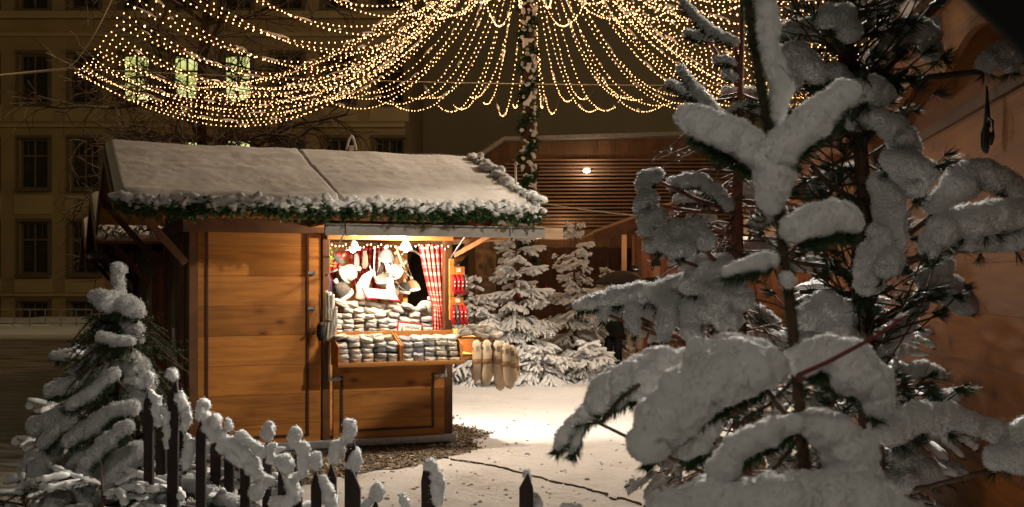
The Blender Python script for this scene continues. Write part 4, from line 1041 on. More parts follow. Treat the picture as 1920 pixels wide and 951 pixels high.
# ================================================================== POLE AND LIGHT NET
AP = V((.30, 21.5, 9.3))
r = thing('garland_pole', (AP.x, AP.y, 0), 'tall pole wrapped in snowy fir garland, carrying the light net', 'pole')
mb = MB(); mb.chain([(AP.x, AP.y, 0), (AP.x, AP.y, 9.5)], [.10, .08], 12); part('pole', mb, M_BARK, r, True)
mb = MB(); hel = [V((AP.x + .115 * math.cos(k * .5), AP.y + .115 * math.sin(k * .5), 2.0 + k * .045)) for k in range(165)]
sprigs(mb, hel, 3000, .07, .12, .05, 5, .5, .007); gl = part('garland', mb, M_GARLAND, r)
bl = []
for k in range(330):
    a_ = rnd.uniform(-2.6, .4); z = rnd.uniform(2.4, 9.2); bl.append((V((AP.x + .14 * math.cos(a_), AP.y + .14 * math.sin(a_), z)), rnd.uniform(.018, .045), (1.1, 1, 1.1)))
me = snow_mesh(bl, .016, (.06, .03), (.02, .012)); part('snow', me, None, gl)
C_FL, C_FR, C_NR, C_NL = V((-9.9, 25.6, 6.35)), V((8.6, 27.4, 6.3)), V((9.0, 14.0, 6.4)), V((-4.6, 14.6, 6.45))
def edge_pt(A, B, t, sag): p = A.lerp(B, t); p.z -= 4 * sag * t * (1 - t); return p
def string(p, q, sag, label, group, seed, skew=0.0, bulbs=True, step=.120):
    rr = random.Random(seed); L = (q - p).length; nseg = 26; pts_ = []
    for k in range(nseg + 1):
        t = k / nseg; a_ = p.lerp(q, t); s_ = t + skew * t * (1 - t)
        a_.z -= 4 * sag * s_ * (1 - s_); pts_.append(a_)
    mc = MB(); mc.chain(pts_, .007, 4, False)
    o = single('light_string', mc, M_CABLE, label, 'light string', group, base=tuple(p))
    # bulbs at even spacing
    cum = [0]
    for a_, b_ in zip(pts_[:-1], pts_[1:]): cum.append(cum[-1] + (b_ - a_).length)
    mb = MB(); d = rr.uniform(0, step); i = 0; cl = []
    end = cum[-1] * ((.85 if group.endswith('far edge cable') else .985) if bulbs else 0)
    while d < end:
        while cum[i + 1] < d: i += 1
        c = pts_[i].lerp(pts_[i + 1], (d - cum[i]) / (cum[i + 1] - cum[i]))
        rb = .0082 * (1 if rr.random() < .985 else 1.8)
        mb.ball(c + V((rr.uniform(-.012, .012), rr.uniform(-.012, .012), -.02)), rb, (1, 1, 1.35), 1)
        d += step * rr.uniform(.88, 1.12)
    if mb.v: part('bulb', mb, M_BULB, o, True, kind='stuff')
    # snow clinging to the cord in short lengths
    ms = MB()
    for k in range(int(L * .55)):
        d = rr.uniform(.3, cum[-1] - .3); i = max(j for j in range(len(cum)) if cum[j] <= d); i = min(i, nseg - 1)
        c = pts_[i].lerp(pts_[i + 1], (d - cum[i]) / (cum[i + 1] - cum[i])); dr = (pts_[i + 1] - pts_[i]).normalized()
        l = rr.uniform(.06, .42); rs = rr.uniform(.012, .028)
        ms.chain([c - dr * l / 2 + V((0, 0, .01)), c - dr * l * .2 + V((0, 0, .018)), c + dr * l * .2 + V((0, 0, .015)), c + dr * l / 2 + V((0, 0, .008))], [rs * .3, rs, rs * .8, rs * .25], 5, True, .25)
    if ms.v: part('snow', ms, M_SNOWF, o, True)
    return o
apex = lambda k, n: AP + V((.12 * math.cos(k * 2.4), .12 * math.sin(k * 2.4), .05 * math.sin(k)))
n = 46
for k in range(n):
    t = (k + .5) / n; q = edge_pt(C_FL, C_FR, t, .15)
    string(apex(k, n), q, 2.15 - .5 * abs(t - .5) + .25 * math.sin(k * 1.7), 'string of warm bulbs sagging from the pole to the far edge cable', 'strings to the far edge cable', k, .15)
n = 25
for k in range(n):
    t = (k + .3) / n; q = edge_pt(C_FL, C_NL, t, .35)
    string(apex(k, n), q, 2.85 - .6 * t + .2 * math.sin(k * 2.1), 'string of warm bulbs sagging from the pole to the left edge cable', 'strings to the left edge cable', 100 + k, .25)
n = 22
for k in range(n):
    t = (k + .5) / n; q = edge_pt(C_NL, C_NR, t, .3)
    string(apex(k, n), q, 1.9 + .2 * math.sin(k * 2.3), 'string of warm bulbs reaching from the pole to the near edge cable', 'strings to the near edge cable', 200 + k, .2)
n = 27
for k in range(n):
    t = (k + .5) / n; q = edge_pt(C_FR, C_NR, t, .3)
    string(apex(k, n), q, 2.2 + .2 * math.sin(k * 1.9), 'string of warm bulbs sagging from the pole to the right edge cable', 'strings to the right edge cable', 300 + k, .25)
def cable(A, B, sag, label, cat='cable', r_=.012, name='edge_cable'):
    mb = MB(); mb.chain([edge_pt(A, B, k / 20, sag) for k in range(21)], r_, 5); 
    return single(name, mb, mat_plain('frosted_cable', (.55, .48, .40), (.35, .28, .2), 20, .8, 0), label, cat, smooth=True)
cable(C_FL, C_FR, .15, 'snow dusted cable along the far edge of the light net')
cable(C_FL, C_NL, .35, 'snow dusted cable along the left edge of the light net')
cable(C_NL, C_NR, .3, 'cable along the near edge of the light net, overhead')
cable(C_FR, C_NR, .3, 'cable along the right edge of the light net')
cable(C_FL, V((-30, 33, 7.2)), .35, 'stay cable running left from the net corner to the ochre building', r_=.03, name='stay_cable')
cable(P(1015, 381, 20), P(1260, 409, 18), .03, 'thin frosted cord running right from the pole above the tent roof', r_=.011, name='stay_cable')
# ================================================================== BARE TREE BEHIND THE HUT
def bare_tree():
    rr = random.Random(11); Y = 34.0; base = P(384, 0, Y); base = V((base.x, Y, 0))
    root = thing('bare_tree', base, 'tall leafless tree with snow dusted twigs before the ochre building', 'tree')
    tr = MB(); br = MB(); sn = MB(); cnt = [0]
    trunk = [base + V((.12 * math.sin(k * .8), 0, k * 1.15)) for k in range(13)]
    tr.chain(trunk, [.24 - .016 * k for k in range(13)], 10, True, .05)
    def grow(p, d, L, r, lv):
        n = 4 if lv < 3 else 3; pts_ = [p]; q = p.copy(); dd = d.copy()
        for k in range(n):
            dd = (dd + V((rr.gauss(0, .20), rr.gauss(0, .20), rr.gauss(0, .16) + (.06 if lv < 2 else -.03)))).normalized()
            q = q + dd * L / n; pts_.append(q)
        rs = [r * (1 - .5 * k / n) for k in range(n + 1)]
        br.chain(pts_, rs, 5 if lv < 2 else 3, False); cnt[0] += n
        if lv >= 2 and rr.random() < .6:
            sn.chain([a + V((0, -r * .2, r * .9)) for a in pts_], [max(.007, x * .75) for x in rs], 3, False)
        if lv < 4:
            for k in range(1, n + 1):
                for m in range(2 if lv in (2, 3) and k > 1 else (1 if lv else 2)):
                    ax = V((rr.gauss(0, 1), rr.gauss(0, 1), rr.gauss(0, 1))).normalized()
                    nd = (dd + ax * .85); nd.z += .05; nd.normalize()
                    grow(pts_[k], nd, L * rr.uniform(.52, .72), r * .55, lv + 1)
    for k in range(3, 13):
        for m in range(3):
            a_ = rr.uniform(0, 2 * math.pi)
            d = V((math.cos(a_), math.sin(a_) * .5, rr.uniform(-.05, .55))).normalized()
            grow(trunk[k], d, rr.uniform(2.0, 3.1) * (1 if k < 9 else .8), .09 - .003 * k, 1)
    part('trunk', tr, M_BARK, root, True); c = part('crown', br, M_BARK, root)
    part('snow', sn, mat_plain('twig_frost', (.34, .30, .26), (.24, .2, .17), 5, .8, 0), c)
bare_tree()

# ================================================================== SNOWY FIRS
def fir(name, base, h, rad, label, seed, whorls=11, snow=1.0, bare=.12, det=1.0, lean=0, needle=.035, mat=None, droop=.5, group=None, sj=.22):
    rr = random.Random(seed); root = thing(name, base, label, 'fir tree', 0, group)
    tr = MB(); nd = MB(); sn = MB(); tw = MB(); base = V(base)
    top = base + V((lean, 0, h))
    tr.chain([base.lerp(top, k / 8) + V((rr.gauss(0, .008), 0, 0)) for k in range(9)], [.045 * h / 2.5 * (1 - k / 8.6) for k in range(9)], 8, True, .08)
    def twig(p, d, L, r, lv, dr):
        n = 5; pts_ = [p.copy()]; q = p.copy(); dd = d.copy()
        for k in range(n):
            dd = (dd + V((rr.gauss(0, .05), rr.gauss(0, .05), -dr / n + (.06 if k > 3 else 0)))).normalized(); q = q + dd * L / n; pts_.append(q)
        tw.chain(pts_, [r * (1 - .6 * k / n) for k in range(n + 1)], 4, False)
        # needles: sprays at both sides and beneath
        cum = 0; st = needle * .32 / det
        m = int(L / st)
        for k in range(m):
            t = (k + .5) / m * n; i = min(int(t), n - 1); c = pts_[i].lerp(pts_[i + 1], t - i); ax = (pts_[i + 1] - pts_[i]).normalized()
            s = ax.cross(V((0, 0, 1))); s.normalize() if s.length > .01 else None
            for sg in (-1, 1):
                nn = (ax * .7 + s * sg * rr.uniform(.5, 1) + V((0, 0, rr.uniform(-.55, .35)))).normalized() * needle * rr.uniform(.7, 1.15)
                sd = ax * (needle * .11)
                nd.add([c - sd, c + sd, c + nn], [(0, 1, 2)])
        if snow > 0 and rr.random() < .84:
            w = r * 1.3 + (.010 * snow + .005) * rr.uniform(.6, 1.35)
            a0 = rr.uniform(0, .12); P_ = []
            R_ = []
            nk = n + 3
            for k in range(nk + 1):
                t = (a0 + (1.02 - a0) * k / nk) * n; i = min(int(t), n - 1); c = pts_[i].lerp(pts_[i + 1], t - i)
                P_.append(c + V((0, 0, w * .55))); R_.append(w * rr.uniform(.75, 1.35) * (.35 if k in (0, nk) else 1))
            sn.chain(P_, R_, 6, True, sj)
        return pts_
    for wl in range(whorls):
        t = bare + (1 - bare) * (wl + rr.uniform(-.2, .2)) / whorls; t = min(max(t, .04), .985)
        c = base.lerp(top, t); nb = rr.choice((4, 5, 5, 6)) if t < .85 else 4
        Lb = rad * (1 - t) ** .8 * 1.05 + .07
        a0 = rr.uniform(0, 6.28)
        for b_ in range(nb):
            if rr.random() < .06: continue
            c = base.lerp(top, min(.985, max(.03, t + rr.uniform(-.035, .035))))
            a_ = a0 + b_ * 2 * math.pi / nb + rr.gauss(0, .15); L = Lb * rr.uniform(.6, 1.3)
            up = (.35 * t + .10 if t > .45 else .05) + rr.uniform(-.18, .16)
            d = V((math.cos(a_), math.sin(a_), up)).normalized()
            pts_ = twig(c, d, L, .010 * h / 2.5, 0, droop * (1.1 - t * .7))
            ns = max(2, int(L / .075 * det))
            for k in range(ns):
                tt = .18 + .80 * k / ns; q = tt * 5; i = min(int(q), 4); s0 = pts_[i].lerp(pts_[i + 1], q - i); ax = (pts_[i + 1] - pts_[i]).normalized()
                sd = ax.cross(V((0, 0, 1))).normalized() * (1 if k % 2 else -1)
                d2 = (ax * .8 + sd * .75 + V((0, 0, rr.uniform(-.35, 0)))).normalized(); l2 = L * (1 - tt) * .62 + .06
                p2 = twig(s0, d2, l2, .005, 1, droop * 1.1)
                if l2 > .22:
                    for e in range(int(l2 / .09)):
                        t3 = .3 + .65 * e / max(1, int(l2 / .09)); q3 = t3 * 5; i3 = min(int(q3), 4); s3 = p2[i3].lerp(p2[i3 + 1], q3 - i3); ax3 = (p2[i3 + 1] - p2[i3]).normalized()
                        sd3 = ax3.cross(V((0, 0, 1))).normalized() * (1 if e % 2 else -1)
                        twig(s3, (ax3 * .8 + sd3 * .7).normalized(), l2 * (1 - t3) * .6 + .05, .004, 2, droop)
    part('trunk', tr, M_STEMR, root, True); part('branches', tw, M_BARK, root)
    c = part('crown', nd, mat or M_NEEDLE, root); 
    if snow > 0: part('snow', sn, M_SNOWF, c, True)
    return root
fir('fir_tree', (P(966, 0, 19.0).x, 19.0, 0), 2.80, .92, 'snowy fir left of the pair beside the hut, its reddish trunk bare', 3, 13, 1.0, .13, .95, group='snowy firs beside the hut')
fir('fir_tree', (P(1078, 0, 20.4).x, 20.4, 0), 2.72, .90, 'snowy fir at the right of the pair with a snow tipped leader', 5, 14, 1.0, .04, .95, group='snowy firs beside the hut')
fir('fir_tree', (P(890, 0, 18.6).x, 18.6, 0), 1.75, .95, 'snowy fir partly hidden by the sock cards and wooden log', 8, 11, 1.0, .05, .85, group='snowy firs beside the hut')
fir('fir_tree', (P(1140, 0, 21.6).x, 21.6, 0), 2.0, .62, 'smaller snowy fir behind the pair, next to the black umbrella', 19, 12, .8, .03, .9, group='snowy firs beside the hut')
fir('low_fir', (P(1020, 0, 18.4).x, 18.4, 0), .62, .70, 'low snow covered fir spreading at the foot of the pair', 14, 6, 1.5, .02, .9, group='low firs on the snow')
fir('low_fir', (P(1100, 0, 18.7).x, 18.7, 0), .70, .66, 'low snow covered fir bush at the right end of the bed', 15, 6, 1.5, .02, .9, group='low firs on the snow')
# thick log standing among the firs
b_ = P(908, 0, 19.6); mb = MB()
mb.chain([V((b_.x, 19.6, 0)), V((b_.x - .01, 19.6, .8)), V((b_.x + .02, 19.6, 1.6)), V((b_.x + .03, 19.6, 2.6))], [.25, .20, .175, .18], 14, True, .06)
single('wooden_log', mb, mat_plain('log_bark', (.34, .19, .09), (.07, .04, .025), 9, .85, .8, 24, .02), 'thick weathered log standing upright among the firs beside the hut', 'log', smooth=True)
# pink lettering on the dark fence
me = text_mesh('Such', .52, .004)
me.materials.clear(); me.materials.append(mat_plain('pink_paint', (.36, .025, .085), (.28, .02, .06), 10, .6, 0))
me.transform(Matrix.Translation(P(958, 566, 25.33)) @ RX)
single('painted_sign', me, None, 'pink hand lettering on the dark fence behind the firs', 'sign')

# ================================================================== TENT ROOFED STALL, PEOPLE, UMBRELLAS
r = thing('tent_stall', (P(1330, 0, 23.5).x, 23.5, 0), 'timber stall with a tan canopy roof behind the group of people', 'stall')
M_TAN = mat_plain('canvas_tan', (.48, .30, .17), (.38, .23, .13), 3, .8, .1, 30)
M_STALL = mat_wood('stall_wood', (.30, .13, .06), (.19, .08, .035), 2, .15, 0)
x0, x1, xm = P(1112, 0, 22).x, P(1640, 0, 22).x, P(1290, 0, 22).x
ze = CAMH + (520 - 438) / F * 22; zp = CAMH + (520 - 372) / F * 22
mb = MB(); A1, B1, C1 = V((x0, 21.6, ze)), V((xm, 21.6, zp)), V((x1, 21.6, zp - .2))
for a_, b2 in ((A1, B1), (B1, C1)):
    vs = [a_, b2, b2 + V((0, 4.5, .0)), a_ + V((0, 4.5, .0))]; v2 = [p + V((0, 0, .05)) for p in vs]
    mb.add(vs + v2, [(3, 2, 1, 0), (4, 5, 6, 7), (0, 1, 5, 4), (1, 2, 6, 5), (2, 3, 7, 6), (3, 0, 4, 7)])
part('canopy', mb, M_TAN, r)
mb = MB(); mb.bar(A1 + V((0, -.05, -.10)), B1 + V((0, -.05, -.10)), .05, .18); mb.bar(B1 + V((0, -.05, -.1)), C1 + V((0, -.05, -.10)), .05, .18); part('valance', mb, M_BEAM, r)
for px in (1197, 1290, 1385, 1480, 1570):
    x = P(px, 0, 22).x; mb = MB(); mb.box((x, 22.0, 1.28), (.13, .13, 2.56)); part('post', mb, M_STALL, r, bevel=.01)
mb = MB(); xa, xb = P(1190, 0, 24).x, P(1650, 0, 24).x; mb.box(((xa + xb) / 2, 24.6, 1.3), (xb - xa, .1, 2.6)); part('wall', mb, M_STALL, r)
mb = MB(); xa, xb = P(1395, 0, 24.4).x, P(1462, 0, 24.4).x; mb.box(((xa + xb) / 2, 24.45, CAMH + 90 / F * 24.4), (xb - xa, .05, .62)); part('sign_board', mb, mat_plain('beige_board', (.60, .46, .34), (.5, .38, .28), 6, .7, 0), r)
mb = MB(); xa, xb = P(1158, 0, 22.6).x, P(1560, 0, 22.6).x; mb.box(((xa + xb) / 2, 22.1, .215), (xb - xa, 1.9, .05)); mb.box(((xa + xb) / 2, 21.12, .12), (xb - xa, .06, .24)); part('deck', mb, M_WOODT, r)
mb = MB(); mb.box((P(1170, 0, 23).x, 23.0, 1.95), (.10, .08, 1.2)); mb.box((P(1150, 0, 23).x, 23.0, 1.55), (.5, .05, .30)); part('notice_board', mb, M_TAN, r)
lamp('stall_light', 'POINT', tuple(P(1240, 455, 22.6)), 26, (1, .62, .34), .15)
lamp('stall_light', 'POINT', tuple(P(1500, 470, 22.6)), 40, (1, .70, .45), .15)
def skin_body(pts, edges, mat, name, sub=1):
    me = bpy.data.meshes.new(name); me.from_pydata([p for p, r_ in pts], edges, [])
    o = bpy.data.objects.new('tmp', me); COL.objects.link(o)
    sk = o.modifiers.new('sk', 'SKIN'); sk.use_smooth_shade = True
    for i, (p, r_) in enumerate(pts):
        sv = me.skin_vertices[0].data[i]; sv.radius = (r_, r_) if not isinstance(r_, tuple) else r_; sv.use_root = (i == 0)
    ss = o.modifiers.new('ss', 'SUBSURF'); ss.levels = sub + 1; ss.render_levels = sub + 1
    res = bpy.data.meshes.new_from_object(o.evaluated_get(bpy.context.evaluated_depsgraph_get()))
    bpy.data.objects.remove(o); bpy.data.meshes.remove(me)
    res.materials.clear(); res.materials.append(mat); res.polygons.foreach_set('use_smooth', [True] * len(res.polygons)); return res
M_SKIN = mat_plain('skin', (.52, .30, .20), (.46, .25, .17), 9, .55, 0)
M_HAIR = mat_plain('hair', (.05, .03, .018), (.03, .018, .012), 60, .6, .3, 90)
def person(loc, label, top, coat, legs, hat, h=1.74, turn=0.0, holds=False):
    r = thing('person', loc, label, 'person', turn, 'people by the tent stall'); k = h / 1.74
    S_ = lambda x, y, z: (x * k, y * k, z * k)
    armR = [(S_(.20, .0, 1.40), .055 * k), (S_(.27, -.03, 1.15), .045 * k), (S_(.24, -.22, 1.10 if not holds else 1.24), .036 * k), (S_(.22, -.30, 1.12 if not holds else 1.34), .03 * k)]
    armL = [(S_(-.20, .0, 1.40), .055 * k), (S_(-.27, -.01, 1.13), .045 * k), (S_(-.25, -.08, .90), .036 * k), (S_(-.24, -.11, .82), .03 * k)]
    pts = [(S_(0, 0, .96), (.15 * k, .11 * k)), (S_(0, 0, 1.18), (.145 * k, .10 * k)), (S_(0, 0, 1.40), (.16 * k, .095 * k)), (S_(0, -.005, 1.50), .055 * k), (S_(0, -.01, 1.56), (.068 * k, .075 * k)), (S_(0, -.015, 1.66), (.078 * k, .092 * k)), (S_(0, -.005, 1.735), (.045 * k, .05 * k))]
    e = [(i, i + 1) for i in range(6)]; b = len(pts); pts += armR; e += [(2, b), (b, b + 1), (b + 1, b + 2), (b + 2, b + 3)]
    b = len(pts); pts += armL; e += [(2, b), (b, b + 1), (b + 1, b + 2), (b + 2, b + 3)]
    for sx in (-1, 1):
        b = len(pts); pts += [(S_(sx * .09, 0, .86), .088 * k), (S_(sx * .10, -.01, .48), .058 * k), (S_(sx * .10, .01, .10), .042 * k), (S_(sx * .105, -.12, .05), .04 * k)]
        e += [(0, b), (b, b + 1), (b + 1, b + 2), (b + 2, b + 3)]
    body = skin_body(pts, e, M_SKIN, 'body'); part('body', body, None, r, True, True)
    # jacket and coat skirt
    cp_ = [(S_(0, 0, .98), (.185 * k, .15 * k)), (S_(0, 0, 1.18), (.18 * k, .145 * k)), (S_(0, 0, 1.38), (.185 * k, .13 * k)), (S_(0, 0, 1.48), (.09 * k, .08 * k))]
    ce = [(0, 1), (1, 2), (2, 3)]
    for arm in (armR, armL):
        b = len(cp_); cp_ += [(p, q * 1.5) for p, q in arm[:3]]; ce += [(2, b), (b, b + 1), (b + 1, b + 2)]
    part('jacket', skin_body(cp_, ce, top, 'jacket'), None, r, True, True)
    mb = MB(); mb.lathe((0, 0, 0), [(.17 * k, 1.06 * k), (.20 * k, .95 * k), (.225 * k, .80 * k), (.235 * k, .66 * k), (.20 * k, .66 * k)], 18, Matrix.Diagonal((1, .78, 1))); part('coat_skirt', mb, coat, r, True, True)
    for sx in (-1, 1):
        mb = MB(); mb.chain([S_(sx * .09, 0, .80), S_(sx * .10, -.01, .48), S_(sx * .10, .0, .14)], [.105 * k, .085 * k, .075 * k], 12); part('trouser_leg', mb, legs, r, True, True)
        mb = MB(); mb.ball(S_(sx * .105, -.05, .05), .06 * k, (.9, 2.1, .9), 2); part('boot', mb, legs if legs is not M_BLACK else M_BLACK, r, True, True)
        mb = MB(); mb.ball(S_(sx * .030, -.088, 1.665), .010 * k, (1.2, .6, .8), 2); part('eye', mb, M_BLACK, r, True, True)
        mb = MB(); mb.ball(S_(sx * .082, 0, 1.645), .022 * k, (.45, .8, 1.2), 2); part('ear', mb, M_SKIN, r, True, True)
    mb = MB(); mb.ball(S_(0, -.108, 1.635), .015 * k, (.8, 1, 1.5), 2); part('nose', mb, M_SKIN, r, True, True)
    mb = MB(); mb.ball(S_(0, -.094, 1.595), .016 * k, (1.4, .4, .35), 2); part('mouth', mb, mat_plain('lips', (.35, .10, .08), None, 9, .5, 0), r, True, True)
    if hat is not None:
        mb = MB(); mb.lathe(S_(0, -.005, 0), [(.093 * k, 1.68 * k), (.098 * k, 1.70 * k), (.094 * k, 1.75 * k), (.065 * k, 1.80 * k), (.002, 1.82 * k)], 16); part('beanie', mb, hat, r, True, True)
    mb = MB(); mb.ball(S_(0, .025, 1.66), .09 * k, (.98, .95, 1.1), 2); part('hair', mb, M_HAIR, r, True, True)
    for arm in (armR, armL):                       # hands with five fingers
        c = V(arm[3][0]); d = (c - V(arm[2][0])).normalized(); s = V((1, 0, 0))
        mb = MB(); mb.chain([c, c + d * .07 * k], [.026 * k, .030 * k], 8)
        for q in range(4): mb.chain([c + d * .06 * k + s * (q - 1.5) * .015 * k, c + d * (.10 - .004 * abs(q - 1.5)) * k + s * (q - 1.5) * .017 * k, c + d * .115 * k + s * (q - 1.5) * .016 * k + V((0, -.01, -.012))], [.0085 * k, .008 * k, .006 * k], 5)
        mb.chain([c + d * .02 * k + s * .02, c + d * .05 * k + s * .045, c + d * .075 * k + s * .048], [.010 * k, .009 * k, .006 * k], 5)
        part('hand', mb, M_SKIN, r, True, True)
    return r
M_COATR = mat_plain('jacket_red', (.50, .07, .05), (.38, .05, .035), 14, .8, .2)
M_COATC = mat_plain('coat_cream', (.68, .56, .44), (.56, .45, .34), 30, .95, .6, 60)
M_COATK = mat_plain('coat_black', (.022, .018, .016), (.014, .012, .011), 12, .8, .2)
dz = .235
pp = P(1190, 0, 21.5); person((pp.x, 21.5, dz), 'person in red jacket over cream coat and cream trousers, dark beanie', M_COATR, M_COATC, M_COATC, M_COATK, 1.62, -.2)
pp = P(1230, 0, 21.65); person((pp.x, 21.65, dz), 'person in a long black coat right of the one in cream trousers', M_COATK, M_COATK, M_BLACK, M_COATK, 1.74, .5)
pp = P(1150, 0, 21.2); pr = person((pp.x, 21.2, 0), 'person in dark coat holding the black umbrella beside the right fir', M_COATK, M_COATK, M_BLACK, None, 1.60, -.4, True)
def umbrella(c, rad, mat, label, pole_to, snowy=False, ribs=8):
    r = thing('umbrella', c, label, 'umbrella'); n = ribs * 6
    def f(i, j):
        a_ = 2 * math.pi * i; t = max(j, .001); sc_ = 1 - .05 * abs(math.sin(a_ * ribs / 2)) * t
        return V((rad * t * math.cos(a_) * sc_, rad * t * math.sin(a_) * sc_, -rad * .48 * t ** 2.1 * (1 - .0 * t)))
    mb = MB(); mb.grid(f, n, 10); o = part('canopy', mb, mat, r, True, True); m_ = o.modifiers.new('t', 'SOLIDIFY'); m_.thickness = .006
    if snowy:
        mb = MB(); mb.grid(lambda i, j: f(i, j * .86) + V((0, 0, .02 + .018 * nz(math.cos(i * 6.28) * j * 6, math.sin(i * 6.28) * j * 6, 1, 1.5))), n, 16); part('snow', mb, mat_snow('frost', (.42, .38, .34), (.22, .19, .17), 60), o, True, True)
    for k in range(ribs):
        mb = MB(); mb.chain([f(k / ribs, q / 6) + V((0, 0, -.012)) for q in range(7)], .004, 4); part('rib', mb, M_STEEL, r, local=True)
    mb = MB(); mb.chain([(0, 0, .07), (0, 0, -.1), V(pole_to) - V(c)], .010, 8); part('pole', mb, M_STEEL, r, True, True)
    return r
umbrella(P(1166, 508, 21.0), .52, M_COATK, 'plain black umbrella held beside the right fir', P(1160, 590, 21.0))
u_ = P(1388, 446, 14.5)
umbrella(u_, .60, mat_plain('umbrella_blue', (.03, .035, .14), (.02, .022, .09), 8, .6, 0), 'frost covered blue umbrella behind the snow laden branches', (u_.x, 14.5, 1.25), True)
pp = person((u_.x - .16, 14.62, 0), 'person in dark coat under the frost covered blue umbrella', M_COATK, M_COATK, M_BLACK, M_HAIR, 1.70, .15, True)
# ================================================================== HUT WALL ON THE RIGHT, NEAR THE CAMERA
WA = math.atan(.148)                       # the wall runs almost straight away from us
def wl(Y): return V((1.30 + .148 * Y, Y, 0))
DW = (wl(10) - wl(5)).normalized(); NW = V((-DW.y, DW.x, 0))      # NW points to the lane
r = thing('timber_hut', wl(6.8), 'close timber hut wall of orange boards with scalloped fascia at the right', 'market hut', math.pi / 2 - WA)
M_WALLR = mat_wood('wall_orange', (.36, .12, .016), (.22, .065, .008), 0, .22)
mb = MB(); L = (wl(10.5) - wl(3.1)).length; mid = (wl(10.5) + wl(3.1)) / 2; lo = (mid - wl(6.8)).dot(DW)
mb.box((lo, -.06, 1.4), (L, .10, 2.8)); part('wall', mb, M_WALLR, r, local=True)
mb = MB(); mb.box((lo + L / 2 - .05, -1.36, 1.4), (.10, 2.5, 2.8)); part('end_wall', mb, M_REDWOOD, r, local=True)
mb = MB(); mb.box((lo + L / 2 - .02, -.0, 1.4), (.12, .12, 2.8)); part('corner_post', mb, M_WOODU, r, local=True)
# scalloped fascia board, cut along its lower edge
mb = MB(); n_ = 150; vs = []; F0, F1 = lo - L / 2 - .2, lo + L / 2 + .25
def scal(s):
    q = (s % 1.05) / 1.05
    return .085 * math.sin(math.pi * q) ** 1.5 + (.03 if q < .05 else 0)
top = []; bot = []
for k in range(n_ + 1):
    s = F0 + (F1 - F0) * k / n_; top.append(V((s, .20, 2.80))); bot.append(V((s, .20, 2.53 + scal(s))))
for y_ in (0, 1):
    vs += [p + V((0, .028 * y_, 0)) for p in top + bot]
m_ = n_ + 1; fs = []
for k in range(n_):
    fs += [(k, k + 1, m_ + k + 1, m_ + k), (2 * m_ + m_ + k, 2 * m_ + m_ + k + 1, 2 * m_ + k + 1, 2 * m_ + k), (m_ + k, m_ + k + 1, 3 * m_ + k + 1, 3 * m_ + k), (2 * m_ + k, 2 * m_ + k + 1, k + 1, k)]
mb.add(vs, fs); part('fascia', mb, M_WALLR, r, local=True)
mb = MB(); mb.bar((F0, .10, 2.82), (F1, .10, 2.82), .22, .03); part('soffit', mb, M_WALLR, r, local=True)
mb = MB(); mb.bar((F0, -.001, 2.46), (F1, -.001, 2.46), .03, .05); mb.bar((F0, .30, 2.86), (F1, .30, 2.86), .05, .07); part('trim', mb, M_BEAM, r, local=True)
mb = MB(); 
vs = [V((F0, .32, 2.86)), V((F1, .32, 2.86)), V((F1, -2.6, 3.75)), V((F0, -2.6, 3.75))]; v2 = [p + V((0, 0, .05)) for p in vs]
mb.add(vs + v2, [(0, 1, 2, 3), (7, 6, 5, 4), (0, 4, 5, 1), (1, 5, 6, 2), (2, 6, 7, 3), (3, 7, 4, 0)]); rf2 = part('roof', mb, M_BEAM, r, local=True)
bl = []
for k in range(150):
    s = rnd.uniform(F0, F1); d = rnd.uniform(0, .5); bl.append((V((s, .30 - d, 2.93 + .31 * d)), rnd.uniform(.05, .09), (1.6, 1, .6)))
part('snow', snow_mesh(bl, .03, (.1, .04), (.03, .01)), None, rf2, True, True)
# cable coil and scissors-like hook on the wall
c = P(1853, 190, 4.55)
kk = thing('cable_coil', wl(4.75) + V((-.03, 0, 2.30)), 'coiled black cable with a hook hanging on the orange wall', 'cable', math.pi / 2 - WA)
mb = MB()
for q in range(4):
    pts_ = [(.035 * math.cos(a / 20 * 6.283) * (1 - .12 * q), .012 + .004 * q, -.03 + .055 * math.sin(a / 20 * 6.283) * (1 - .06 * q)) for a in range(21)]
    mb.chain(pts_, .006, 6, False)
part('coil', mb, M_BLACK, kk, True, True)
mb = MB(); mb.chain([(0, .01, .02), (-.004, .01, .10), (0, .01, .19)], [.016, .010, .004], 8); part('plug', mb, M_BLACK, kk, True, True)
mb = MB(); mb.chain([(-.02, .01, .04), (-.07, .02, .05), (-.11, .015, .03), (-.12, .015, -.03), (-.09, .015, -.06), (-.075, .015, -.01)], .006, 6); part('hook', mb, M_BLACK, kk, True, True)
# dark eave corner of the stall the photographer stands under
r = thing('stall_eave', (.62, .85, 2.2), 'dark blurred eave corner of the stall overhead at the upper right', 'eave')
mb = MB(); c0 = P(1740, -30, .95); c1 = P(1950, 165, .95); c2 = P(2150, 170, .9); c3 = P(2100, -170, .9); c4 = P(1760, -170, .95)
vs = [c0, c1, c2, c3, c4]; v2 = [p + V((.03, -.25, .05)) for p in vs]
mb.add(vs + v2, [(0, 1, 2, 3, 4), (9, 8, 7, 6, 5)] + [(i, i + 5, (i + 1) % 5 + 5, (i + 1) % 5) for i in range(5)]); part('eave_board', mb, mat_plain('tarred_board', (.004, .0035, .003), None, 8, .95, 0), r, bevel=.02)

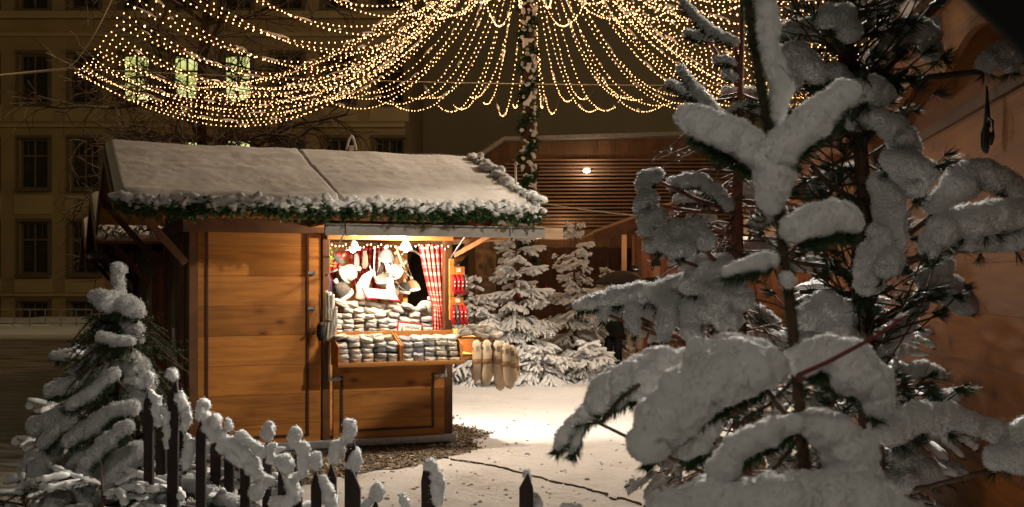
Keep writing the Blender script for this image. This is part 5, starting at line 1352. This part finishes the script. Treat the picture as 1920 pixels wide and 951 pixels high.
# ================================================================== SNOW LADEN CONIFERS NEAR THE CAMERA
def shoot(nd, a, b, n, L, w, spread=1.0, down=0.0, off=0.0):
    """needles set all round a twig a-b"""
    ax = (b - a).normalized(); s = ax.cross(V((0.1, .2, 1)))
    s.normalize(); t = s.cross(ax)
    for k in range(n):
        p = a.lerp(b, rnd.random()); an = rnd.uniform(0, 6.283); p = p + (s * math.cos(an) + t * math.sin(an)) * off
        d = (ax * rnd.uniform(.35, .9) + (s * math.cos(an) + t * math.sin(an)) * spread + V((0, 0, -down))).normalized() * L * rnd.uniform(.7, 1.15)
        sd = d.cross(V((rnd.gauss(0, 1), rnd.gauss(0, 1), rnd.gauss(0, 1)))).normalized() * w
        nd.add([p - sd, p + sd, p + d], [(0, 1, 2)])
def tuft(nd, p, d, n, L, w):
    for k in range(n):
        v = (d + V((rnd.gauss(0, .38), rnd.gauss(0, .38), rnd.gauss(0, .38)))).normalized() * L * rnd.uniform(.75, 1.1)
        sd = v.cross(V((rnd.gauss(0, 1), rnd.gauss(0, 1), rnd.gauss(0, 1)))).normalized() * w
        q = p - d * rnd.uniform(0, .02); m = q + v * .5 + V((0, 0, -.03 * L)); nd.add([q - sd, q + sd, m + sd, m - sd], [(0, 1, 2, 3)]); nd.add([m - sd, m + sd, q + v], [(0, 1, 2)])
class Laden:
    def __init__(s, name, loc, label, trunk_px, Y, rpx, cat, bark=None):
        s.r = thing(name, loc, label, cat); s.Y = Y; s.tr = MB(); s.nd = MB(); s.bark = bark or M_BARK
        s.tp = [P(x, y, Y) for x, y in trunk_px]
        n = len(s.tp); s.rad = rpx if hasattr(rpx, '__len__') else [rpx] * n
        lp = list(s.tp); g = V((lp[-1].x, lp[-1].y, -.02)); lp.append(g)
        s.tr.chain(lp, [q / F * Y for q in s.rad] + [s.rad[-1] / F * Y * 1.15], 10, True, .08)
    def clump(s, ch, dY=0, needles='spruce', voxel=None, twig=3, nden=1.0, att=True, squash=.85, rough=1.0, label=None, thick=1.0):
        Y = s.Y + dY; k = Y / F; blobs = []; low = []
        for i in range(len(ch)):
            x, y, r_ = ch[i][:3]; c = P(x, y, Y + (ch[i][3] if len(ch[i]) > 3 else 0)); R_ = r_ * k
            blobs.append((c, R_, (1, thick, squash if r_ > 18 else 1))); low.append(c + V((0, .05 * R_, -R_ * (.93 if needles == 'spruce' else .74))))
            if i + 1 < len(ch):
                x2, y2, r2 = ch[i + 1][:3]; c2 = P(x2, y2, Y + (ch[i + 1][3] if len(ch[i + 1]) > 3 else 0)); R2 = r2 * k
                m = max(1, int((c2 - c).length / (min(R_, R2) * .5)))
                for j in range(1, m):
                    t = j / m; rr_ = (R_ + (R2 - R_) * t) * rnd.uniform(.88, 1.08)
                    blobs.append((c.lerp(c2, t) + V((rnd.gauss(0, .07), rnd.gauss(0, .2), rnd.gauss(0, .06))) * rr_, rr_ * rnd.uniform(.9, 1.06), (1, thick, squash if r_ > 18 else 1)))
            for q in range(4):                         # lumps on the surface
                a_ = rnd.uniform(0, 6.28); e = rnd.uniform(-.4, 1.2)
                blobs.append((c + V((math.cos(a_) * math.cos(e), math.sin(a_) * math.cos(e), math.sin(e) * .8)) * R_ * .62, R_ * rnd.uniform(.35, .55)))
        vx = voxel or max(.0042, max(q[2] for q in ch) * k * .085)
        Rm = max(q[2] for q in ch) * k
        me = snow_mesh(blobs, vx, (Rm * 1.1, Rm * .42 * rough), (Rm * .17, Rm * .19 * rough), M_SNOWF, crumbs=(max(.0013, Y * .00068), 1.3))
        s.cl = getattr(s, 'cl', []); s.cl.append((me, label))
        path = low
        if att:
            a_ = min(s.tp, key=lambda q: (q - low[0]).length + (.0 if q.z <= low[0].z + .02 else .15))
            path = [a_, a_.lerp(low[0], .5) + V((0, 0, -.01))] + low
        tw = twig * k
        s.tr.chain(path, [tw * (1.4 - .9 * i / (len(path) - 1)) for i in range(len(path))], 6, True, .1)
        if needles == 'spruce':
            for a_, b_ in zip(low[:-1], low[1:]):
                if (b_ - a_).length > .002: shoot(s.nd, a_, b_, int((b_ - a_).length * 6500 * nden), .016 + .006 * Y, .0006 + .0003 * Y, .9, .6)
            if len(low) > 1: tuft(s.nd, low[-1], (low[-1] - low[-2]).normalized(), int(40 * nden), .017, .0007)
        elif needles == 'pine':
            for c, (q) in zip(low, ch):
                for u in range(2 if rnd.random() < .8 * nden else 1):
                    R_ = q[2] * k; d = V((rnd.gauss(0, .8), rnd.gauss(0, .5), rnd.gauss(-.25, .5))).normalized()
                    tuft(s.nd, c + d * R_ * .5, d, int(38 * nden), .062, .0009)
                    # lightly snowed inner needles poke through the clump
    def finish(s, needle_mat, crown='crown'):
        part('trunk', s.tr, s.bark, s.r, True); c = part(crown, s.nd, needle_mat, s.r)
        for me, lb in s.cl: part('snow_clump', me, None, c, label=lb)
# --- the spruce sapling right in front of the lens
Y = 2.0
T = Laden('spruce_sapling', (P(1500, 0, Y).x, Y, 0), 'nearest spruce sapling at the right with thick snow forming a V on its stem', [(1398, -40), (1404, 20), (1412, 80), (1424, 150), (1440, 235), (1450, 330), (1460, 400), (1468, 470), (1478, 540), (1486, 620), (1494, 700), (1502, 800), (1515, 960)], Y, [5, 5, 6, 6, 6, 7, 8, 8, 9, 10, 10, 11, 12], 'fir tree', M_BARK)
for a_, b_ in zip(T.tp[:-1], T.tp[1:]): shoot(T.nd, b_, a_, int((b_ - a_).length * 6500), .015, .0008, 1.0, 0, .005)
T.clump([(1426, -25, 17), (1434, 12, 22), (1440, 50, 27), (1437, 85, 22), (1450, 118, 24)], 0, 'none', att=False)
T.clump([(1447, 128, 19), (1466, 165, 23), (1462, 190, 20), (1456, 218, 14), (1463, 236, 10)], 0, 'none', att=False)
T.clump([(1445, 300, 44), (1408, 278, 42), (1365, 255, 42), (1325, 235, 40), (1298, 222, 32)], -.02, nden=1.2, twig=4, label='thick snow on the left arm of the V')
T.clump([(1458, 290, 40), (1500, 250, 38), (1540, 212, 40), (1572, 185, 34), (1584, 170, 28)], -.04, nden=1.2, twig=4, label='thick snow on the right arm of the V')
T.clump([(1452, 330, 42), (1450, 362, 32), (1450, 388, 20)], -.03, 'none', att=False, label='snow below the fork of the V')
T.clump([(1496, 428, 34), (1530, 412, 40), (1570, 405, 40), (1598, 420, 26)], -.02, nden=1.4, twig=4)
T.clump([(1450, 488, 14), (1420, 492, 20), (1388, 502, 15), (1360, 512, 10)], 0, nden=.7)
T.clump([(1474, 520, 14), (1478, 528, 15)], -.02, 'none', att=False)
T.clump([(1440, 690, 46), (1395, 690, 60), (1345, 712, 66), (1290, 745, 62), (1240, 790, 56), (1212, 832, 46)], -.08, nden=1.0, twig=5, label='largest snow mass, drooping to the lower left')
T.clump([(1420, 660, 34), (1370, 655, 38), (1320, 672, 40)], -.02, 'none', att=False)
T.clump([(1290, 690, 44), (1235, 695, 50), (1185, 715, 44)], .16, nden=.8, label='grey snow mass behind the largest one')
T.clump([(1200, 702, 40), (1155, 725, 42), (1120, 752, 28)], .26, nden=.9)
T.clump([(1510, 672, 36), (1550, 660, 40), (1595, 682, 52), (1630, 720, 48), (1645, 755, 34)], -.03, nden=1.1, twig=5)
T.clump([(1488, 795, 24), (1455, 802, 30), (1415, 822, 32), (1378, 845, 30), (1352, 885, 30)], -.10, nden=1.2, twig=4)
T.clump([(1530, 790, 34), (1560, 810, 50), (1590, 850, 56), (1600, 900, 60)], -.06, nden=.8, twig=5)
T.clump([(1500, 930, 60), (1420, 935, 50), (1330, 940, 50), (1250, 955, 42)], -.10, nden=.6, twig=5)
T.clump([(1560, 930, 60), (1620, 940, 60), (1690, 970, 44)], -.10, nden=.6, twig=5)
T.clump([(1330, 800, 26), (1310, 838, 22), (1290, 850, 16)], .08, nden=1.6)
for pth in ([(1200, 720), (1160, 750), (1130, 790), (1075, 800)], [(1500, 700), (1560, 730), (1610, 760)], [(1490, 710), (1440, 760), (1380, 790)], [(1500, 820), (1450, 880), (1400, 930)], [(1500, 760), (1530, 820), (1540, 880)], [(1450, 300), (1420, 320), (1390, 330)]):
    pp_ = [P(x, y, Y + .05) for x, y in pth]; T.tr.chain(pp_, [.004, .0035, .003, .002][:len(pp_)], 5)
    for a_, b_ in zip(pp_[:-1], pp_[1:]): shoot(T.nd, a_, b_, int((b_ - a_).length * 3000), .018, .0008, 1.0, .2)
T.clump([(1108, 768, 20), (1078, 795, 19), (1055, 822, 15), (1044, 838, 9)], .5, nden=1.2)
T.clump([(1085, 800, 14), (1078, 835, 10), (1072, 848, 7)], .5, nden=1.2, att=False)
T.finish(M_NEEDLE)
# red twig with beads of snow
mb = MB(); tp = [P(1495, 705, 1.85), P(1560, 675, 1.8), P(1625, 640, 1.78), P(1690, 598, 1.75), P(1702, 590, 1.75)]
r = thing('red_twig', tp[0], 'bare red twig with beads of snow slanting up across the sapling', 'twig')
mb.chain(tp, [.004, .0038, .0035, .003, .0025], 8); mb.chain([tp[3], P(1660, 600, 1.76)], [.002, .001], 5)
part('stem', mb, mat_plain('twig_red', (.16, .03, .03), (.09, .02, .02), 30, .6, 0), r, True)
me = snow_mesh([(P(x, y, 1.76), rr_ * 1.76 / F, (1, 1, .9)) for x, y, rr_ in ((1690, 591, 6), (1684, 593, 4), (1678, 602, 6), (1668, 608, 5), (1672, 606, 5), (1652, 618, 3.5), (1640, 626, 4), (1610, 642, 2.5))], .0022, (.01, .003), (.003, .001)); part('snow', me, None, r)

# --- pine with long needles
Y = 4.3
T = Laden('pine_tree', (P(1640, 0, Y).x, Y, 0), 'snow heavy pine with long needle tufts before the orange hut wall', [(1592, -40), (1588, 60), (1598, 150), (1612, 260), (1620, 380), (1612, 500), (1618, 620), (1630, 780), (1640, 930)], Y, [9, 10, 11, 13, 15, 17, 19, 21, 23], 'pine tree')
PC = [([(1560, 45, 20), (1525, 50, 20), (1490, 55, 20), (1462, 62, 14)], .3), ([(1555, 30, 26), (1580, 30, 24), (1592, 58, 24)], -.2), ([(1640, 110, 14), (1690, 62, 24), (1716, 55, 28), (1742, 66, 22), (1748, 98, 20)], .1), ([(1760, 52, 20), (1792, 44, 16)], .5),
      ([(1530, 140, 24), (1510, 125, 32), (1488, 108, 32), (1482, 150, 24)], -.3), ([(1590, 150, 10), (1575, 137, 15), (1552, 137, 17)], -.1), ([(1605, 175, 24), (1630, 166, 30), (1655, 175, 24)], -.2), ([(1622, 216, 28), (1600, 225, 20)], -.1),
      ([(1650, 225, 22), (1672, 238, 28), (1692, 262, 30), (1708, 282, 20)], -.25), ([(1670, 300, 20), (1700, 312, 34), (1730, 322, 28), (1716, 348, 26)], -.3),
      ([(1752, 385, 22), (1780, 362, 28), (1806, 334, 34), (1842, 326, 32), (1882, 342, 28), (1912, 358, 24)], -.1), ([(1742, 462, 22), (1770, 432, 34), (1812, 416, 36), (1852, 408, 36), (1892, 402, 34), (1930, 402, 30)], -.5),
      ([(1800, 452, 24), (1842, 448, 28), (1900, 442, 34)], -.4), ([(1660, 350, 32), (1668, 400, 32), (1672, 450, 30)], -.2), ([(1650, 440, 24), (1640, 492, 34), (1632, 530, 28)], -.35), ([(1668, 485, 24), (1660, 500, 26)], -.4),
      ([(1600, 640, 26), (1575, 620, 36), (1590, 592, 30), (1552, 575, 32), (1520, 592, 30)], -.1), ([(1520, 632, 30), (1560, 640, 28), (1625, 628, 28)], .05), ([(1740, 520, 26), (1780, 542, 30), (1808, 572, 24)], .1), ([(1762, 500, 24), (1722, 572, 16)], .1),
      ([(1655, 810, 28), (1682, 802, 34), (1722, 782, 34), (1772, 782, 30), (1832, 802, 22), (1882, 812, 22)], -.5), ([(1870, 860, 26), (1912, 852, 40), (1930, 800, 24)], -.7), ([(1700, 860, 30), (1740, 880, 26), (1690, 900, 30)], -.2),
      ([(1700, 700, 14), (1730, 690, 13), (1760, 700, 10)], .1), ([(1790, 740, 12), (1760, 745, 12)], .2), ([(1850, 120, 18), (1880, 98, 22), (1905, 110, 14), (1895, 128, 10)], .0), ([(1560, 500, 12), (1520, 492, 12), (1480, 500, 10)], .2),
      ([(1600, 320, 16), (1560, 330, 18), (1530, 345, 14)], .3), ([(1640, 20, 18), (1660, -5, 22)], .2), ([(1700, 600, 22), (1672, 640, 16), (1650, 660, 10)], .2)]
for ch, dy in PC: T.clump(ch, dy, 'pine', nden=1.1, twig=5, rough=1.15, squash=.9)
for k in range(230):                       # further tufts along the inner branches
    i_ = rnd.randrange(len(T.tp) - 1); q = T.tp[i_].lerp(T.tp[i_ + 1], rnd.random()); d = V((rnd.gauss(0, 1), rnd.gauss(0, .6), rnd.gauss(.1, .5))).normalized(); L_ = rnd.uniform(.08, .42)
    e = q + d * L_ + V((0, 0, rnd.uniform(-.05, .25)))
    if e.x > (wl(e.y).x - .06): continue
    m1 = q.lerp(e, .35) + V((rnd.gauss(0, .02), rnd.gauss(0, .02), -.02 - .05 * L_)); m2 = q.lerp(e, .7) + V((rnd.gauss(0, .025), rnd.gauss(0, .02), -.03)); T.tr.chain([q, m1, m2, e], [.006, .0045, .0035, .0025], 5); tuft(T.nd, e, d, 70, .07, .0010); tuft(T.nd, m2, d, 40, .06, .0010); tuft(T.nd, m1, (d + V((0, 0, .4))).normalized(), 25, .055, .001); tuft(T.nd, q.lerp(e, .6), (d + V((0, 0, .6))).normalized(), 26, .05, .0009)
for pth in ([(1612, 520), (1550, 500), (1490, 492), (1440, 470)], [(1615, 560), (1560, 545), (1500, 548)], [(1612, 470), (1590, 440), (1545, 415), (1500, 390)], [(1612, 380), (1560, 350), (1520, 310)], [(1620, 620), (1680, 590), (1730, 560)], [(1598, 150), (1650, 140), (1700, 95)], [(1606, 225), (1660, 190), (1700, 130)]):
    pp_ = [P(x, y, Y) for x, y in pth]; T.tr.chain(pp_, [.013, .011, .009, .007][:len(pp_)], 7, True, .1)
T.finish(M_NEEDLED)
# --- second spruce between sapling and pine, reaching to the left
Y = 5.0
T = Laden('spruce_tree', (P(1385, 0, Y).x, Y, 0), 'middle spruce with long snowy branch reaching left across the view', [(1392, -40), (1391, 60), (1388, 160), (1386, 280), (1381, 400), (1384, 520), (1388, 680), (1392, 900)], Y, [4, 5, 6, 8, 11, 13, 15, 18], 'fir tree', M_STEMR)
SC = [([(1378, 78, 8), (1350, 68, 8), (1320, 48, 8), (1298, 25, 7), (1278, 0, 6)], 0), ([(1330, 70, 8), (1305, 66, 8), (1288, 62, 6)], .05), ([(1365, 230, 9), (1345, 215, 12), (1325, 190, 11), (1300, 165, 10), (1276, 128, 7)], -.1), ([(1318, 185, 9), (1285, 172, 8), (1255, 155, 6)], 0),
      ([(1376, 118, 6), (1358, 112, 8), (1342, 112, 6)], 0), ([(1375, 145, 8), (1362, 138, 8)], 0), ([(1430, 178, 9), (1395, 172, 9), (1360, 172, 8)], .1), ([(1420, 205, 9), (1392, 198, 9), (1375, 204, 8)], 0),
      ([(1365, 385, 10), (1345, 362, 13), (1322, 345, 14)], -.1), ([(1330, 372, 9), (1300, 368, 11), (1272, 372, 9)], .05), ([(1318, 335, 10), (1290, 338, 14), (1262, 345, 12)], -.12), ([(1232, 328, 12), (1212, 335, 16), (1206, 350, 14)], -.2), ([(1222, 372, 13), (1207, 378, 15), (1200, 392, 10)], -.25), ([(1232, 408, 18), (1216, 412, 20), (1210, 430, 15)], -.27), ([(1322, 452, 20), (1300, 436, 26), (1272, 436, 25), (1245, 452, 24), (1222, 462, 14)], -.35), ([(1262, 466, 18), (1285, 462, 20)], -.38),
      ([(1375, 520, 26), (1345, 505, 32), (1318, 502, 30), (1300, 530, 26)], -.2), ([(1385, 560, 28), (1350, 555, 32), (1335, 585, 26), (1370, 600, 24)], -.3), ([(1340, 540, 24), (1290, 535, 27), (1240, 548, 23), (1180, 552, 20), (1125, 562, 16), (1084, 575, 9)], -.05),
      ([(1255, 570, 22), (1250, 600, 20), (1246, 630, 12)], -.1), ([(1300, 580, 26), (1298, 620, 22), (1310, 645, 16)], -.15), ([(1186, 575, 16), (1186, 602, 14), (1190, 622, 8)], -.05), ([(1134, 578, 11), (1130, 595, 9)], -.05), ([(1158, 575, 11), (1152, 592, 8)], 0), ([(1215, 575, 12), (1212, 596, 9)], -.02),
      ([(1365, 645, 22), (1400, 636, 26), (1440, 640, 24), (1470, 645, 18)], .1), ([(1400, 470, 16), (1440, 460, 18), (1470, 470, 14)], .2), ([(1410, 420, 10), (1440, 405, 12), (1465, 395, 10)], .3), ([(1390, 350, 12), (1410, 360, 14), (1430, 380, 12)], .2),
      ([(1420, 590, 18), (1450, 610, 14)], .2)]
for ch, dy in SC: T.clump(ch, dy, 'spruce', nden=.35, twig=3.4, rough=1.1, squash=.95)
for k in range(150):
    i_ = rnd.randrange(2, len(T.tp) - 1); q = T.tp[i_].lerp(T.tp[i_ + 1], rnd.random()); d = V((rnd.gauss(-.3, 1), rnd.gauss(0, .7), rnd.gauss(-.1, .3))).normalized(); L_ = rnd.uniform(.10, .45)
    e = q + d * L_ + V((0, 0, -.25 * L_)); m1 = q.lerp(e, .5) + V((rnd.gauss(0, .015), rnd.gauss(0, .015), .10 * L_))
    T.tr.chain([q, m1, e], [.005, .0035, .002], 4)
    shoot(T.nd, m1, q, 30, .020, .0012, .9, .1)
    shoot(T.nd, m1, e, 60, .022, .0012, .9, .1)
    for s in (-1, 1):
        f_ = q.lerp(e, .6); g_ = f_ + (d.cross(V((0, 0, 1))).normalized() * s + d).normalized() * L_ * .35; shoot(T.nd, f_, g_, 30, .020, .0012, .9, .1)
T.finish(M_NEEDLED)
# --- spruce behind, lit from the lane
fir('fir_tree', (P(1330, 0, 7.2).x, 7.2, 0), 2.35, .62, 'slender snowy fir half hidden behind the middle spruce', 22, 11, 1.0, .03, 1.1, 0, .028)

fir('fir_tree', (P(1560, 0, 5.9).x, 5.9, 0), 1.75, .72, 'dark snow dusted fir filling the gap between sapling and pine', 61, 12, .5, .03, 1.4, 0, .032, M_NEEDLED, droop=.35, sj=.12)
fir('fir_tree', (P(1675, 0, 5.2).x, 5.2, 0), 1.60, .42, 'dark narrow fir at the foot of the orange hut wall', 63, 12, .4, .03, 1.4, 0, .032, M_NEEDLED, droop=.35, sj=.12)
# ================================================================== LEFT: SMALL SPRUCE AND PICKET FENCE
Y = 4.7
T = Laden('snowy_spruce', (P(235, 0, Y).x, Y, 0), 'snow laden small spruce left of the picket fence, its leader bent', [(222, 500), (226, 540), (232, 580), (240, 630), (248, 680), (252, 740), (250, 830), (248, 940)], Y, [4, 5, 6, 8, 9, 10, 12, 14], 'fir tree')
LC = [([(222, 506, 13), (222, 525, 10), (226, 548, 9), (228, 558, 8)], 0), ([(258, 582, 14), (240, 573, 20), (212, 566, 21), (186, 560, 15), (176, 556, 9)], -.1), ([(240, 606, 14), (250, 618, 19), (256, 632, 13)], -.05), ([(235, 605, 8), (205, 612, 18), (188, 618, 14)], .0),
      ([(250, 672, 14), (258, 692, 24), (262, 720, 30), (250, 745, 26), (272, 752, 16)], -.12), ([(240, 690, 12), (215, 690, 12), (185, 702, 12), (150, 716, 14), (110, 728, 13), (92, 736, 10)], -.1), ([(235, 660, 12), (205, 658, 16), (178, 668, 18)], .0), ([(170, 690, 16), (140, 700, 14)], .1),
      ([(248, 765, 14), (215, 770, 14), (190, 785, 15), (160, 808, 16), (132, 826, 14)], -.3), ([(130, 770, 20), (100, 790, 22), (70, 800, 18)], .1), ([(120, 810, 18), (95, 850, 18), (76, 880, 16), (62, 905, 14), (48, 925, 9)], -.1), ([(170, 850, 16), (140, 860, 16), (110, 880, 14)], .0),
      ([(262, 850, 24), (232, 868, 28), (200, 895, 30), (170, 925, 28)], -.3), ([(300, 770, 14), (315, 800, 14), (330, 850, 14)], -.05), ([(290, 905, 14), (150, 935, 20)], -.2), ([(120, 930, 16), (90, 945, 14)], -.3), ([(250, 720, 14), (225, 735, 14), (200, 745, 12)], .15), ([(220, 815, 14), (250, 800, 12)], .2), ([(215, 700, 10), (175, 735, 12), (135, 760, 10)], -.35), ([(240, 800, 12), (200, 830, 15), (165, 865, 16), (150, 900, 13)], -.45), ([(150, 790, 13), (112, 800, 12), (85, 830, 12)], -.2), ([(60, 860, 13), (45, 890, 11)], .0), ([(245, 640, 8), (215, 640, 12), (190, 632, 10)], -.2), ([(130, 665, 10), (105, 668, 9)], .25), ([(350, 905, 13), (390, 925, 15), (430, 940, 13)], -.35), ([(300, 930, 15), (330, 945, 15)], -.5)]
for ch, dy in LC: T.clump(ch, dy, 'spruce', nden=.5, twig=3.4, rough=1.1, squash=.95)
for k in range(300):
    i_ = rnd.randrange(2, len(T.tp) - 1); q = T.tp[i_].lerp(T.tp[i_ + 1], rnd.random()); d = V((rnd.gauss(-.5, 1), rnd.gauss(0, .7), rnd.gauss(-.1, .25))).normalized(); L_ = rnd.uniform(.08, .36)
    d.x *= .7; e = q + d * L_ + V((0, 0, -.35 * L_)); m1 = q.lerp(e, .5) + V((rnd.gauss(0, .015), rnd.gauss(0, .015), .12 * L_))
    T.tr.chain([q, m1, e], [.005, .0035, .002], 4); shoot(T.nd, q, m1, 40, .024, .0014, .9, .1); shoot(T.nd, m1, e, 60, .024, .0014, .9, .1)
    f_ = q.lerp(e, .6); g_ = f_ + (d.cross(V((0, 0, 1))).normalized() * rnd.choice((-1, 1)) + d).normalized() * L_ * .4; shoot(T.nd, f_, g_, 40, .022, .0014, .9, .1)
T.finish(M_NEEDLE)
fir('small_fir', (P(165, 0, 5.3).x, 5.3, 0), 1.42, .42, 'bushy small fir behind the bent spruce, dotted with snow', 31, 11, .3, .03, 1.5, 0, .028, droop=.35, sj=.12)
fir('low_fir', (P(430, 0, 4.6).x, 4.75, 0), 1.08, .46, 'low dark fir poking through the picket fence', 33, 9, .35, .03, 1.5, 0, .028, droop=.3, sj=.12)
fir('low_fir', (P(300, 0, 4.1).x, 4.25, 0), 1.02, .50, 'low dark fir at the left end of the pickets', 37, 9, .3, .03, 1.5, 0, .028, droop=.5, sj=.12)
for k, (px, Y_, h_, r_, lb) in enumerate(((190, 4.0, 1.06, .50, 'low dark fir at the bottom left below the bent spruce'), (375, 4.5, 1.02, .44, 'low dark fir behind the tallest pickets'), (505, 4.55, .96, .38, 'low dark fir behind the rounded snow caps'), (50, 4.3, 1.0, .50, 'low dark fir in the bottom left corner'))):
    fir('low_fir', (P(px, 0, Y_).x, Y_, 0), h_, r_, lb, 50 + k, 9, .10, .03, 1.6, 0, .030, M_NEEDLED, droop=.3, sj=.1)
# pickets
YF = 4.15
r = thing('picket_fence', (P(600, 0, YF).x, YF, 0), 'old picket fence with pointed dark pickets wearing tall snow caps', 'fence')
M_PICK = mat_wood('picket_wood', (.030, .014, .011), (.016, .008, .007), 2, .3, 0, .7, 0, False)
PK = [(279, 728, 17, 0, 0), (300, 752, 18, .2, .02), (322, 712, 20, .0, .02), (340, 800, 18, .3, 0), (377, 785, 18, .0, .0), (404, 812, 18, .25, .0), (430, 805, 18, .3, -.0), (460, 850, 18, .2, 0), (501, 822, 17, .1, .0), (533, 880, 17, .0, -.02), (557, 842, 19, .1, .0), (593, 882, 19, .0, 0), (622, 868, 18, .2, .0), (655, 830, 22, .0, .02), (664, 886, 24, -.25, 0), (704, 934, 18, .0, 0), (757, 938, 18, .1, 0), (806, 872, 26, .0, -.02), (852, 962, 18, .2, 0), (915, 965, 20, .1, 0), (985, 886, 26, -.1, .01), (1040, 960, 20, .1, 0)]
for (px, py, wpx, dy, ln) in PK:
    k = (YF + dy) / F; top = P(px, py, YF + dy); w_ = wpx * k / 2; h = top.z; d_ = .012
    vs = []
    for s in (-1, 1): vs += [V((top.x - w_, YF + dy + s * d_, 0)), V((top.x + w_, YF + dy + s * d_, 0)), V((top.x + w_ + ln * .3, YF + dy + s * d_, h - .055)), V((top.x + ln, YF + dy + s * d_, h)), V((top.x - w_ + ln * .3, YF + dy + s * d_, h - .055))]
    mb = MB(); mb.add(vs, [(0, 1, 2, 3, 4), (9, 8, 7, 6, 5)] + [((i + 1) % 5, i, i + 5, (i + 1) % 5 + 5) for i in range(5)])
    part('picket', mb, M_PICK, r, bevel=.003)
for (z, y_) in ((.35, .03), (.72, .03)):
    mb = MB(); mb.bar((P(250, 0, YF).x, YF + y_ + .015, z + (.15)), (P(1100, 0, YF).x, YF + y_ + .015, z - .1), .03, .05); part('rail', mb, M_PICK, r)
FC = [[(282, 705, 9), (280, 716, 8)], [(283, 740, 9), (292, 752, 9), (298, 766, 8)], [(312, 768, 9), (314, 800, 9), (315, 830, 9)], [(323, 700, 11), (324, 708, 9)], [(338, 742, 9), (345, 762, 11), (350, 785, 9), (346, 800, 8)], [(352, 822, 9), (358, 838, 13), (352, 858, 11), (348, 872, 9)], [(296, 790, 10), (292, 760, 9)],
      [(380, 760, 11), (378, 776, 12), (384, 790, 8)], [(405, 788, 12), (406, 802, 9)], [(428, 792, 8), (430, 800, 8)], [(385, 800, 10), (405, 815, 13), (430, 832, 14), (455, 850, 14), (478, 868, 11)], [(420, 838, 13), (450, 862, 14), (478, 880, 13), (490, 900, 8)], [(450, 815, 9), (480, 838, 9), (492, 852, 8)],
      [(503, 804, 12), (502, 816, 10)], [(507, 842, 9), (510, 860, 10)], [(533, 866, 14), (535, 878, 10)], [(554, 815, 13), (552, 828, 12)], [(566, 840, 13), (572, 862, 13), (568, 885, 10)], [(594, 856, 10), (592, 870, 11)], [(606, 902, 11), (616, 925, 13), (620, 945, 12)], [(656, 800, 14), (652, 818, 12)], [(632, 838, 13), (628, 856, 12)], [(664, 858, 13), (666, 876, 12)],
      [(690, 940, 9), (680, 955, 12)], [(706, 918, 13), (704, 932, 10)], [(757, 935, 10), (762, 945, 9)], [(808, 872, 12), (818, 890, 13), (822, 915, 13), (818, 940, 11)], [(988, 885, 8), (990, 900, 5)], [(1000, 938, 11), (1008, 948, 9)], [(545, 905, 14), (550, 930, 16), (520, 945, 16)], [(480, 925, 14), (500, 900, 10)], [(1060, 952, 10), (1080, 958, 9)]]
for ch in FC:
    k = YF / F; bl = []
    for i in range(len(ch)):
        x, y, q = ch[i]; c = P(x, y, YF); bl.append((c, q * k, (1, 1, 1.1)))
        for m in range(3): bl.append((c + V((rnd.gauss(0, .4), rnd.gauss(0, .4), rnd.gauss(0, .4))) * q * k, q * k * rnd.uniform(.55, .75)))
        if i + 1 < len(ch):
            c2 = P(ch[i + 1][0], ch[i + 1][1], YF); n_ = max(2, int((c2 - c).length / (q * k * .6)))
            for m in range(1, n_): bl.append((c.lerp(c2, m / n_) + V((rnd.gauss(0, .15), rnd.gauss(0, .2), rnd.gauss(0, .1))) * q * k, q * k * rnd.uniform(.85, 1.1)))
    part('snow_cap', snow_mesh(bl, .0052, (.035, .018), (.010, .007), M_SNOWF, crumbs=(.0024, .7)), None, r)
